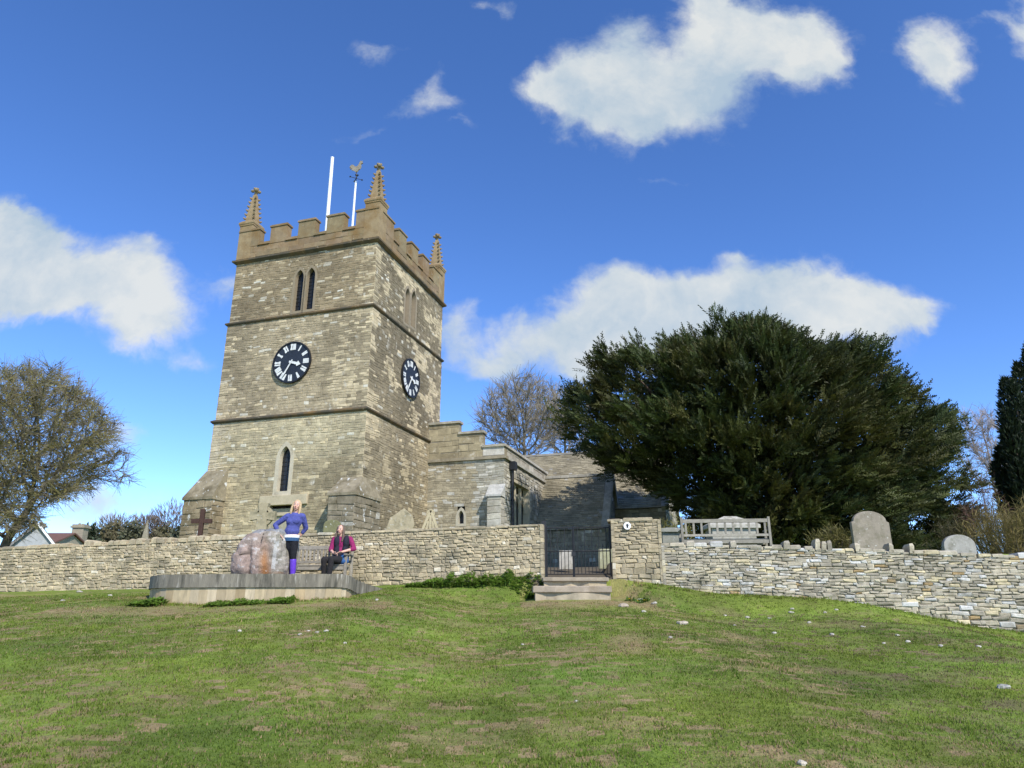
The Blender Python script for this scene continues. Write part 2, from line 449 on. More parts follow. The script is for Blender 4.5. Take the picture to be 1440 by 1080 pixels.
# openings on the west face: coordinates u from the north-west corner, v above ZB
OW=N0+A*w1
def uvW(px,py,ins=0):
    p=RP(px,py,N0+WN*ins,WN); return (p-OW).dot(-A),p.z
def uvS(px,py,ins=0):
    p=RP(px,py,N0+SN*ins,SN); return (p-N0).dot(B),p.z
stages=[(z1,z0,0.),(z2,z1,.03),(ZB,z2,.06)]
def span(fn,pxl,pxr,pt,pb):
    u0,_=fn(pxl,(pt+pb)/2); u1,_=fn(pxr,(pt+pb)/2); um=(pxl+pxr)/2
    return (u0+u1)/2,fn(um,pb)[1],fn(um,pt)[1],u1-u0
bel=[span(uvW,414,425.5,380,437),span(uvW,430,441.7,377,434.7)]
low=span(uvW,393.5,408.5,628,691)
bels=[span(uvS,569.5,575.5,404,456),span(uvS,578,584.5,408,461)]
dl=uvW(375,712); dr=uvW(424,712)
tw=MB()
for (za,zb,ins) in stages:
    hs=[]; hs2=[]
    if za==z1:
        for uc,a,b,w in bel: hs.append(arch_hole(uc+ins,a-za,b+.12-za,w+.14))
        for uc,a,b,w in bels: hs2.append(arch_hole(uc+ins,a-za,b+.1-za,w+.14))
    if za==ZB:
        uc,a,b,w=low; hs.append(arch_hole(uc+ins,a-.1-za,b+.15-za,w+.22))
        hs.append(rect_hole(dl[0]+ins,dr[0]+ins,0,dl[1]-za))
    off=za-ZB
    O=OW+A*ins+WN*ins; O=V((O.x,O.y,za))
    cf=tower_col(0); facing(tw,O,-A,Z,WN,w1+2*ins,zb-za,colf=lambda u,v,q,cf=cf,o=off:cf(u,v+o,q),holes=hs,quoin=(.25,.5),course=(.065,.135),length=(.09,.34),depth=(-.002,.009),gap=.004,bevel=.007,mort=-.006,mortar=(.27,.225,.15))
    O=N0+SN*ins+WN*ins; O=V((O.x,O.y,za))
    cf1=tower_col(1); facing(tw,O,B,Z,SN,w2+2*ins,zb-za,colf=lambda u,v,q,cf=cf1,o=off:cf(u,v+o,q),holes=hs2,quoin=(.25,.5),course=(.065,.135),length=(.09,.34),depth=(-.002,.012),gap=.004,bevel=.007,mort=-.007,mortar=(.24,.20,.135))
    # north and east faces: coarser stones
    O=N0+A*(w1+ins)+B*(w2+ins); O=V((O.x,O.y,za))
    facing(tw,O,-B,Z,A,w2+2*ins,zb-za,colf=lambda u,v,q,cf=cf,o=off:cf(3,v+o,q),course=(.2,.3),length=(.3,.8))
    O=N0-A*ins+B*(w2+ins); O=V((O.x,O.y,za))
    facing(tw,O,A,Z,B,w1+2*ins,zb-za,colf=lambda u,v,q,cf=cf,o=off:cf(3,v+o,q),course=(.2,.3),length=(.3,.8))
    c=N0+A*.32+B*.32-V((0,0,0)); c=V((c.x,c.y,za))
    tw.box(c,A*(w1-.64),B*(w2-.64),Z*(zb-za),(.05,.045,.04))
tw.build('tower_wall',M['stone'],church)
for uc,a,b,w in bel: lancet(V((OW.x,OW.y,0)),-A,WN,uc,a,b,w,.10,church,'belfry_window',fc=(.25,.2,.13))
for uc,a,b,w in bels:
    lancet(V((N0.x,N0.y,0)),B,SN,uc,a,b,w,.10,church,'belfry_window',fc=(.27,.22,.15),deep=.22)
uc,a,b,w=low; lancet(V((OW.x,OW.y,0))+WN*.06,-A,WN,uc,a,b,w,.15,church,'window',fc=(.5,.44,.32))
# west door under a flat hood
d=MB(); d.col=(.46,.39,.26); O=V((OW.x,OW.y,0))+WN*.06
ul,ur,vt=dl[0],dr[0],dl[1]
def onW(u,v,dd): return O-A*u+Z*v+WN*dd
d.box(onW(ul-.22,vt,-.1),-A*(ur-ul+.5),WN*.2,Z*.34)
d.box(onW(ul-.02,ZB,-.25),-A*.16,WN*.26,Z*(vt-ZB-.003)); d.box(onW(ur-.14,ZB,-.25),-A*.16,WN*.26,Z*(vt-ZB-.003))
d.box(onW(ul+.145,vt-.36,-.1),-A*(ur-ul-.29),WN*.07,Z*.12)
dd=d.build('doorway',M['dress'],church,bevel=.015)
d=MB(); d.col=(.33,.30,.21); 
k=ul+.15
while k<ur-.16: d.box(onW(k,ZB,-.15),-A*.135,WN*.05,Z*(vt-ZB-.1)); k+=.14
d.build('door',M['wood'],dd)
# string courses
def strings(z,ins,pr=.075,hh=.13,name='string_course'):
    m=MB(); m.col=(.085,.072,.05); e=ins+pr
    c=N0-A*e-B*e; c=V((c.x,c.y,z-hh)); L1,L2=w1+2*e,w2+2*e; t=e+.25
    def ring(c0,ea,zz):
        c=N0-A*ea-B*ea; return [V((c.x,c.y,zz)),V((c.x,c.y,zz))+A*(w1+2*ea),V((c.x,c.y,zz))+A*(w1+2*ea)+B*(w2+2*ea),V((c.x,c.y,zz))+B*(w2+2*ea)]
    prof=[(-.2,z-hh),(ins+.03,z-hh),(e,z-hh*.6),(e,z-hh*.25),(ins+.0,z+.02),(-.2,z+.02)]
    rings=[ring(c,ea,zz) for ea,zz in prof]; vs=[p for r in rings for p in r]
    m.add(vs,[(i*4+k,i*4+(k+1)%4,(i+1)*4+(k+1)%4,(i+1)*4+k) for i in range(len(prof)-1) for k in range(4)])
    return m.build(name,M['ashlar'],church)
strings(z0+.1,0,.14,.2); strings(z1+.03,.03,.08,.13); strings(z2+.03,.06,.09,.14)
# parapet with merlons
par=MB(); PC=(.235,.175,.10); par.col=PC
HC,HM,TH=.66,1.34,.28
zt=z0+.12
def pc(): 
    k=R.uniform(.82,1.15); return (PC[0]*k,PC[1]*k*R.uniform(.95,1.05),PC[2]*k)
def side(C,U,Nn,L):
    C=V((C.x,C.y,zt))
    facing(par,C+Nn*.03,U,Z,Nn,L,HC-.16,course=(.22,.26),length=(.4,.8),colf=lambda u,v,q:pc(),wob=0,depth=(-.004,.006),bevel=.006,gap=.004,mortar=(.17,.13,.08))
    par.box(C-Nn*TH,U*L,Nn*(TH+.015),Z*(HC-.16),PC)
    c=.95; m=(L-2*c)/(3*.76+4*.53)*.76; g=(L-2*c)/(3*.76+4*.53)*.53
    segs=[(0.,c,1)]; u=c
    for k in range(7):
        l=g if k%2==0 else m; segs.append((u,u+l,k%2)); u+=l
    segs.append((u,L,1))
    for a,b,mer in segs:
        if mer:
            zm=zt+HC-.157
            par.box(V((C.x,C.y,zm))+U*(a+.0)-Nn*TH,U*(b-a),Nn*(TH+.034),Z*(HM-HC+.157-.12),pc())
            par.box(V((C.x,C.y,zt+HM-.117))+U*(a-.035)-Nn*(TH+.03),U*(b-a+.07),Nn*(TH+.1),Z*.07,pc())
            par.box(V((C.x,C.y,zt+HM-.044))+U*(a+.01)-Nn*(TH-.02),U*(b-a-.02),Nn*(TH+.0),Z*.045,pc())
        else:
            par.box(V((C.x,C.y,zt+HC-.157))+U*(a+.003)-Nn*(TH+.03),U*(b-a-.006),Nn*(TH+.11),Z*.08,pc())
            par.box(V((C.x,C.y,zt+HC-.074))+U*(a+.003)-Nn*(TH-.02),U*(b-a-.006),Nn*(TH+.0),Z*.06,pc())
side(OW,-A,WN,w1); side(N0+B*TH,B,SN,w2-TH*2)
side(N0+A*w1+B*w2,-B,A,w2); side(N0+B*w2,A,B,w1-TH)
par.build('parapet',M['ashlar'],church)
rf=MB(); rf.col=(.15,.15,.16)
c=N0+A*.29+B*.29; c=V((c.x,c.y,zt+.02)); pk=N0+A*w1/2+B*w2/2; pk=V((pk.x,pk.y,zt+.62))
q=[c,c+A*(w1-.58),c+A*(w1-.58)+B*(w2-.58),c+B*(w2-.58)]
rf.add(q+[pk],[(0,1,4),(1,2,4),(2,3,4),(3,0,4)]); rf.build('tower_roof',M['slate'],church)
# pinnacles
def pinnacle(C):
    C=V((C.x,C.y,zt)); m=MB(); m.col=(.285,.21,.115)
    def sq(s,z): return [C+Z*z+(A*i+B*j)*s for i,j in((1,1),(-1,1),(-1,-1),(1,-1))]
    prof=[(.31,0),(.31,1.5),(.335,1.52),(.335,1.56),(.36,1.6),(.36,1.68),(.27,1.78),(.2,1.8),(.185,2.0),(.07,3.1),(.045,3.14)]
    vs=[p for s,z in prof for p in sq(s,z)]
    m.add(vs,[(i*4+k,i*4+(k+1)%4,(i+1)*4+(k+1)%4,(i+1)*4+k) for i in range(len(prof)-1) for k in range(4)]+[tuple(range(len(vs)-4,len(vs)))])
    m.col=(.27,.2,.11)
    for i in range(6):
        z=1.92+i*.2; s=lerp(.195,.075,(z-1.9)/1.2)
        for a,b in((1,1),(-1,1),(-1,-1),(1,-1)):
            p=C+Z*z+(A*a+B*b)*(s*1.12); m.ball(p,.055,.055,.045,6,4); m.ball(p+(A*a+B*b)*.03+Z*.03,.035,.035,.03,6,4)
    o=m.build('pinnacle',M['ashlar'],church)
    m=MB(); m.col=(.25,.2,.12); p=C+Z*3.2
    m.lathe(C+Z*3.12,[(.05,0),(.07,.05),(.055,.1),(.06,.2),(.09,.26),(.05,.34),(.01,.38)],8)
    for k in range(4):
        t=YAW+k*math.pi/2; m.ball(p+V((math.cos(t)*.13,math.sin(t)*.13,.1)),.085,.085,.06,6,4)
    for k in range(4):
        t=YAW+.78+k*math.pi/2; m.ball(p+V((math.cos(t)*.09,math.sin(t)*.09,.2)),.055,.055,.05,6,4)
    m.build('finial',M['ashlar'],o)
e=.27
pinnacle(N0+A*e+B*e); pinnacle(N0+A*(w1-e)+B*e); pinnacle(N0+A*e+B*(w2-e)); pinnacle(N0+A*(w1-e)+B*(w2-e))
# flagpole and weathervane
m=MB(); p=P(467.5,222,27.2); b=V((P(459,330,27.2).x,27.2,zt+.3)); m.col=(.8,.8,.8)
m.bar(b,p,.085,.07,10); m.ball(p,.085,.085,.05,8,5); m.bar(b+V((0,0,-.1)),b+V((0,0,.5)),.13,.13,10)
m.build('flagpole',M['white'],church,smooth=False)
vb=V((P(497,300,28.4).x,28.4,zt+.5)); top=P(500,255,28.4); top.x=vb.x
m=MB(); m.col=(.75,.75,.75); m.bar(vb,top,.06,.045,8); wv=m.build('vane_pole',M['white'],church)
m=MB(); m.bar(top,top+Z*.5,.022,.018,6); 
for t in (0,math.pi/2):
    dx=V((math.cos(t+.5),math.sin(t+.5),0)); m.bar(top+Z*.16-dx*.28,top+Z*.16+dx*.28,.014,n=5)
    for s in(1,-1): m.ball(top+Z*.16+dx*.28*s,.04,.04,.04,6,4)
m.ball(top+Z*.34,.06,.06,.05,8,5)
m.build('compass_arms',M['iron'],wv)
ck=MB(); ck.col=(.5,.38,.17)
cock=[(-.06,.0),(.05,0),(.1,.08),(.2,.13),(.26,.24),(.24,.38),(.29,.42),(.36,.43),(.3,.48),(.32,.56),(.26,.54),(.22,.6),(.18,.54),(.13,.44),(.06,.33),(-.04,.3),(-.12,.33),(-.2,.42),(-.32,.46),(-.42,.4),(-.44,.3),(-.36,.33),(-.4,.22),(-.3,.25),(-.3,.15),(-.2,.12),(-.12,.06)]
cU=V((.95,-.3,0)).normalized()
ck.prism(top+Z*.5,cU,Z,[(x*.85,y*.95) for x,y in cock],cU.cross(Z),-.03,.03)
M['gilt']=mat('gilded cockerel',(.42,.33,.2),.35,.3,6.,0,metal=.4,spec=.6)
ck.build('cockerel',M['gilt'],wv)
# clocks
STK={'I':[((0,0),(0,1))],'V':[((-.3,1),(0,0)),((0,0),(.3,1))],'X':[((-.3,1),(.3,0)),((-.3,0),(.3,1))]}
NUM=['XII','I','II','III','IV','V','VI','VII','VIII','IX','X','XI']
def clock(Cc,U,Nn,dia):
    r=dia/2; o=None
    def q(x,y,d): return Cc+U*x+Z*y+Nn*d
    n=48
    m=MB(); circ=[(math.cos(2*math.pi*k/n)*r*.96,math.sin(2*math.pi*k/n)*r*.96) for k in range(n)]
    m.prism(Cc,U,Z,circ,Nn,0,.05); dial=m.build('clock_dial',M['dial'],church)
    m=MB()
    ri=[(r*.94,.0),(r*.94,.085),(r*1.0,.085),(r*1.0,0)]
    vs=[q(math.cos(2*math.pi*k/n)*a,math.sin(2*math.pi*k/n)*a,d) for a,d in ri for k in range(n)]
    m.add(vs,[(i*n+k,i*n+(k+1)%n,(i+1)*n+(k+1)%n,(i+1)*n+k) for i in range(3) for k in range(n)])
    m.build('clock_rim',M['iron'],dial)
    hgt=r*.3
    for i,s in enumerate(NUM):
        m=MB()
        th=math.pi/2-i*math.pi/6; ro=r*.90; ra=V((math.cos(th),math.sin(th),0)); ta=V((math.sin(th),-math.cos(th),0))
        wds={'I':.075,'V':.15,'X':.15}; tot=sum(wds[c] for c in s)*r; x=-tot/2
        for c in s:
            wc=wds[c]*r
            for (a,b) in STK[c]:
                pa=[]
                for (lx,ly) in (a,b):
                    t=x+wc/2+lx*wc*.75; rr=ro-hgt+ly*hgt; pa.append((ra.x*rr+ta.x*t,ra.y*rr+ta.y*t))
                (ax,ay),(bx,by)=pa; dx,dy=bx-ax,by-ay; L=math.hypot(dx,dy); hx,hy=-dy/L*r*.033,dx/L*r*.033
                m.prism(Cc,U,Z,[(ax-hx,ay-hy),(bx-hx,by-hy),(bx+hx,by+hy),(ax+hx,ay+hy)],Nn,.05,.056+.0015*R.random())
            x+=wc
        m.build('numeral',M['numeral'],dial)
    for nm,ang,L,wd,d in (('hour_hand',107,.52,.06,.075),('minute_hand',210,.82,.034,.09)):
        th=math.pi/2-math.radians(ang); rx,ry=math.cos(th),math.sin(th); tx,ty=-ry,rx; m=MB()
        pts=[(-.12,-wd*.8),(L*.6,-wd),(L*.66,-wd*(2.2 if nm=='hour_hand' else 1.3)),(L,0),(L*.66,wd*(2.2 if nm=='hour_hand' else 1.3)),(L*.6,wd),(-.12,wd*.8)]
        m.prism(Cc,U,Z,[((a*rx+b*tx)*r,(a*ry+b*ty)*r) for a,b in pts],Nn,d,d+.012)
        m.build(nm,M['numeral'],dial)
p=RP(411.3,510,N0+WN*.055,WN); clock(p,-A,WN,1.62)
p=RP(576.3,532,N0+SN*.055,SN); clock(p,B,SN,1.58)
# corner buttresses (clasping), with weathered sloping tops
def stonecol(base,var=.2,pale=.08,palec=(.5,.47,.4)):
    def f(u,v,q):
        if R.random()<pale: return tuple(V(palec)*R.uniform(.85,1.1))
        return tuple(V(base)*R.uniform(1-var,1+var))
    return f
def buttress(C,La,Lb,zs,ze,top,base):
    """C: outermost near corner; spans La along A, Lb along B; slope from zs (outer) up to ze at the tower"""
    m=MB(); m.col=base; C=V((C.x,C.y,ZB)); h=zs-ZB; cf=stonecol(base,.2,.05)
    facing(m,C+A*La,-A,Z,WN,La,h,colf=cf,course=(.14,.24),length=(.25,.6))
    facing(m,C,B,Z,SN,Lb,h,colf=cf,course=(.14,.24),length=(.25,.6))
    facing(m,C+A*La+B*Lb,-B,Z,A,Lb,h,colf=cf,course=(.2,.3),length=(.25,.6))
    m.box(C+A*.02+B*.02,A*(La-.04),B*(Lb-.04),Z*h)
    zz=V((0,0,h)); o=.05
    lo=[C+zz-A*o-B*o,C+zz+A*(La+o)-B*o,C+zz+A*(La+o)+B*(Lb),C+zz-A*o+B*Lb]
    hi=[V(p) for p in lo]
    ti=top
    hi=[C+Z*(ze-ZB)+A*ti[0]+B*ti[2],C+Z*(ze-ZB)+A*(La-ti[1])+B*ti[2],C+Z*(ze-ZB)+A*(La-ti[1])+B*Lb,C+Z*(ze-ZB)+A*ti[0]+B*Lb]
    m.add(lo+[p+Z*.09 for p in lo]+hi,[(0,1,5,4),(0,4,7,3),(1,2,6,5),(4,5,9,8),(4,8,11,7),(5,6,10,9),(8,9,10,11),(0,3,2,1)],(.26,.22,.145))
    return m.build('buttress',M['cap'],church)
buttress(N0+WN*.8+SN*.25,.98,1.75,3.59+EYE,4.34+EYE,(.2,.0,.75),(.25,.21,.145))
buttress(N0+A*(w1-.85)+WN*.7,1.2,2.0,3.72+EYE,4.85+EYE,(0,.3,.58),(.27,.215,.135))
# south aisle
AC=N0+B*5.3*1.0+(-A)*3.35; AC=V((AC.x,AC.y,ZB))      # its south-west corner
zs_=5.80+EYE; zp=6.37+EYE; LW=3.35; LS=6.6
ai=MB(); cfa=stonecol((.31,.265,.18),.2,.1); 
niche=RP(648,740,AC,WN); nu=(niche-(AC+A*LW)).dot(-A)
nv=niche.z-ZB
facing(ai,AC+A*LW,-A,Z,WN,LW,zs_-ZB,colf=lambda u,v,q:cfa(u,v,q) if u<2.1 else stonecol((.33,.31,.25),.2,.15)(u,v,q),course=(.06,.13),length=(.1,.34),quoin=(.25,.45),gap=.005,bevel=.007,depth=(-.002,.01),mort=-.006,mortar=(.26,.22,.15),holes=[rect_hole(nu-.16,nu+.16,nv,nv+.75)])
wa=RP(720,700,AC,SN); wb=RP(745,700,AC,SN); ua,ub=(wa-AC).dot(B),(wb-AC).dot(B)
vt=RP(722,673,AC,SN).z-ZB
facing(ai,AC,B,Z,SN,LS,zs_-ZB,colf=stonecol((.36,.33,.26),.2,.2),course=(.08,.17),length=(.15,.45),quoin=(.3,.5),gap=.005,holes=[rect_hole(ua,ub,.6,vt)])
ai.box(AC+A*.35+B*.35,A*(LW-.4),B*(LS-.4),Z*(zs_-ZB+.2),(.05,.05,.05))
# parapet of the aisle: stepped on the west, level on the south
def ub_(px): return (RP(px,620,AC,WN)-(AC+A*LW)).dot(-A)
s1=7.48+EYE; s2=6.99+EYE
for a,b,zt_ in ((-.2,ub_(645),s1),(ub_(645),ub_(679),s2),(ub_(679),LW+.02,zp)):
    c=AC+A*(LW-a); c=V((c.x,c.y,zs_+.12))
    facing(ai,c+WN*.02,-A,Z,WN,b-a,zt_-zs_-.2,colf=stonecol((.30,.25,.155),.15,.05),course=(.2,.3),length=(.3,.7),depth=(0,.008),bevel=.008)
    ai.box(c+B*.005,-A*(b-a),B*.3,Z*(zt_-zs_-.203),(.27,.23,.15))
    ai.box(c+WN*.09+Z*(zt_-zs_-.2),-A*(b-a+.06),B*.44,Z*.1,(.34,.31,.24))
c=V((AC.x,AC.y,zs_+.12))
facing(ai,c+SN*.02+B*.3,B,Z,SN,LS-.3,zp-zs_-.2,colf=stonecol((.36,.33,.27),.12,.1),course=(.2,.3),length=(.4,.8),depth=(0,.006),bevel=.006)
ai.box(c+B*.306+A*.3,-A*.3,B*(LS-.306),Z*(zp-zs_-.203),(.3,.27,.2))
ai.box(c+B*.35+SN*.09+Z*(zp-zs_-.197),A*.44,B*(LS-.3),Z*.1,(.42,.4,.35))
# string under the parapet
ai.box(V((AC.x,AC.y,zs_))+A*(LW+.1)+WN*.1,-A*(LW+.2),B*.4,Z*.117,(.27,.23,.16)); ai.box(V((AC.x,AC.y,zs_+.003))+SN*.1+B*.31,A*.4,B*(LS-.3),Z*.112,(.4,.38,.32))
ai.build('aisle_wall',M['stone'],church)
lancet(AC.xy.to_3d()+A*LW,-A,WN,nu,nv+ZB+.1,nv+ZB+.62,.24,.1,church,'niche',fc=(.42,.38,.29),deep=.25)
# aisle south window
m=MB(); m.col=(.46,.40,.28); O=V((AC.x,AC.y,ZB)); va=.6
def onS(u,v,dd): return O+B*u+Z*v+SN*dd
fwd=.16
m.box(onS(ua,va,-.3),B*fwd,SN*.315,Z*(vt-va)); m.box(onS(ub-fwd,va,-.3),B*fwd,SN*.315,Z*(vt-va))
m.box(onS(ua+fwd,vt-.14,-.3),B*(ub-ua-2*fwd),SN*.33,Z*.14); m.box(onS(ua+fwd,va,-.3),B*(ub-ua-2*fwd),SN*.36,Z*.12)
um=(ua+ub)/2; inw=ub-ua-2*fwd
for k in (1,2): m.box(onS(ua+fwd+inw*k/3-.045,va+.123,-.26),B*.09,SN*.14,Z*(vt-va-.265))
for k in range(3):
    a=arch(ua+fwd+inw*(k+.5)/3,va+.12,vt-.5,inw/3-.05)[2:]
    for (p,q_) in zip(a,a[1:]): m.bar(onS(p[0],p[1],-.2),onS(q_[0],q_[1],-.2),.05,n=4)
wn=m.build('aisle_window',M['dress'],church,bevel=.012)
m=MB(); m.add([onS(ua+.1,va,-.27),onS(ub-.1,va,-.27),onS(ub-.1,vt,-.27),onS(ua+.1,vt,-.27)],[(0,1,2,3)]); m.build('pane',M['glass'],wn)
# small corner buttress of the aisle and a black downpipe
m=MB(); c=AC+WN*.0+SN*.0; h=RP(706,700,AC,WN).z-ZB
facing(m,c+WN*.45+A*.55,-A,Z,WN,.57,h,colf=stonecol((.4,.37,.3),.15,.2),course=(.2,.3),length=(.3,.6)); facing(m,c+WN*.45+SN*.02,B,Z,SN,.45,h,colf=stonecol((.36,.33,.27),.15,.1),course=(.2,.3),length=(.3,.6))
m.box(c+WN*.44+A*.54,-A*.55,B*.43,Z*h,(.3,.27,.2))
q=[c+WN*.5+A*.6+Z*h,c+WN*.5-A*.06+Z*h,c-A*.06+Z*h+WN*.01,c+A*.6+Z*h+WN*.01]
m.add(q+[q[0]+Z*.08,q[1]+Z*.08,q[2]+Z*.55,q[3]+Z*.55],[(0,1,5,4),(1,2,6,5),(4,5,6,7),(0,4,7,3)],(.42,.41,.37))
m.build('buttress',M['stone'],church)
m=MB(); u0=(RP(717,690,AC,SN)-AC).dot(B); dz=RP(718,662,AC,SN).z-ZB
m.bar(onS(u0,0,.12),onS(u0,dz,.12),.06,n=8); m.box(onS(u0-.16,dz,.03),B*.32,SN*.24,Z*.34)
for k in (.8,2.0,3.2): m.bar(onS(u0,k,.12),onS(u0,k+.08,.12),.08,n=8)
m.build('downpipe',M['iron'],church)
# roofs running north-south: porch in front, transept behind
def gabled(ridge,Ls,half,drop,zr,base,gablec,roofc,wallname,roofname,over=.18,slates=(.09,.14)):
    """ridge: start point at the north end; runs Ls along -A; west slope towards the camera"""
    U=-A; r0=V((ridge.x,ridge.y,zr)); e0=r0+WN*half-Z*drop; e1=r0-WN*half-Z*drop
    slope=(r0-e0); sl=slope.length; Vd=slope/sl; n=U.cross(Vd); n.normalize()
    if n.z<0: n=-n
    m=MB(); cf=stonecol(roofc,.22,.03,(.34,.32,.27))
    lo=e0-Vd*over
    facing(m,lo,U,Vd,n,Ls-.16,sl+over,colf=cf,course=slates,length=(.1,.26),depth=(.008,.02),bevel=.006,gap=.004,tilt=.016,wob=.02,mortar=(.06,.05,.04))
    m.add([lo-n*.03,lo+U*(Ls-.16)-n*.03,r0+U*(Ls-.16)-n*.03,r0-n*.03],[(0,1,2,3)],(.05,.045,.04))
    m.add([lo-n*.03,lo+U*(Ls-.16)-n*.03,lo+U*(Ls-.16)-n*.01,lo-n*.01],[(0,1,2,3)],(.05,.045,.04))
    V2=(r0-e1)/sl; n2=V2.cross(U); n2.normalize()
    if n2.z<0: n2=-n2
    lo2=e1-V2*over
    facing(m,lo2,U,V2,n2,Ls-.16,sl+over,colf=cf,course=(.25,.3),length=(.2,.5),depth=(.008,.02),bevel=.006,gap=.004,tilt=.03,mortar=(.06,.05,.04))
    k=0
    while k<Ls-.2:
        m.box(r0+U*k+WN*.12+Z*.0-Z*.06,U*.4,-WN*.24,Z*.12,tuple(V((.36,.34,.29))*R.uniform(.8,1.15))); k+=.41
    rr=m.build(roofname,M['slate'],church)
    w=MB(); zb=base
    c0=V((e0.x,e0.y,zb)); hh=e0.z-zb+.1
    facing(w,c0,U,Z,WN,Ls,hh-.12,colf=stonecol(gablec,.2,.08),course=(.13,.22),length=(.2,.5))
    w.box(c0+B*.02,U*Ls,B*(half*2-.04),Z*(hh-.13),(.1,.09,.07))
    # south gable with raised coping
    g0=V((e0.x,e0.y,zb))+U*(Ls+.02)
    H=zr-zb+.1
    def lim(a,b):
        m_=b
        if m_<=hh: return (0,2*half)
        t=(m_-hh)/(H-hh)
        return (half*t,2*half-half*t) if t<1 else None
    facing(w,g0,B,Z,SN,2*half,H,colf=stonecol(gablec,.2,.08),course=(.14,.22),length=(.2,.5),vlimit=lim)
    w.prism(g0-U*.22,B,Z,[(0,0),(2*half,0),(2*half,hh-.12),(half,H-.02),(0,hh-.12)],U,0,.2,(.15,.13,.1))
    for sgn,ee in ((1,e0),(-1,e1)):
        a=V((ee.x,ee.y,ee.z))+U*(Ls-.14)-(WN*0); dv=(r0-ee)/sl; nn=dv.cross(U); nn.normalize()
        if nn.z<0: nn=-nn
        w.box(a-dv*.3-nn*.1,U*.32,dv*(sl+.3),nn*.27,(.3,.28,.23))
    w.build(wallname,M['stone'],church)
    return r0,e0,e1
pb=yard(3,33)-.3
r0,e0,e1=gabled(V((1.6,34.1,0)),3.15,1.75,2.55,6.08+EYE,pb,(.26,.23,.17),(.27,.235,.16),'porch_wall','porch_roof')
# finial block on the porch gable
m=MB(); t=r0-A*3.15; m.col=(.2,.18,.14); m.box(t+Z*.05-A*-.2+WN*.15,-A*.3,B*.3,Z*.3); m.box(t+Z*.35-A*-.14+WN*.09,-A*.18,B*.18,Z*.4); m.build('gable_finial',M['stone'],church,bevel=.02)
gabled(V((.2,38.6,0)),8.2,3.0,3.35,8.04+EYE,pb,(.27,.24,.17),(.31,.27,.18),'transept_wall','transept_roof',slates=(.1,.15))
# nave roof running east behind the aisle
m=MB(); nr=N0+B*w2; nr=V((nr.x,nr.y,0))-A*.2
zr=8.3+EYE; U=B; r=nr+A*2.6+Z*zr; e=nr-A*1.2+Z*(6.2+EYE); Vd=(r-e); sl=Vd.length; Vd/=sl; n=U.cross(Vd); n=n if n.z>0 else -n; n.normalize()
m.col=(.2,.18,.14); m.box(nr+A*5.4+Z*ZB,-A*6.4,B*14,Z*(6.1+EYE-ZB))
r2=nr+A*5.8+Z*(6.2+EYE)
m.add([e,e+U*14,r+U*14,r,r2,r2+U*14],[(0,1,2,3),(3,2,5,4),(0,3,4),(1,5,2)],(.24,.21,.15))
m.build('nave_roof',M['slate'],church)
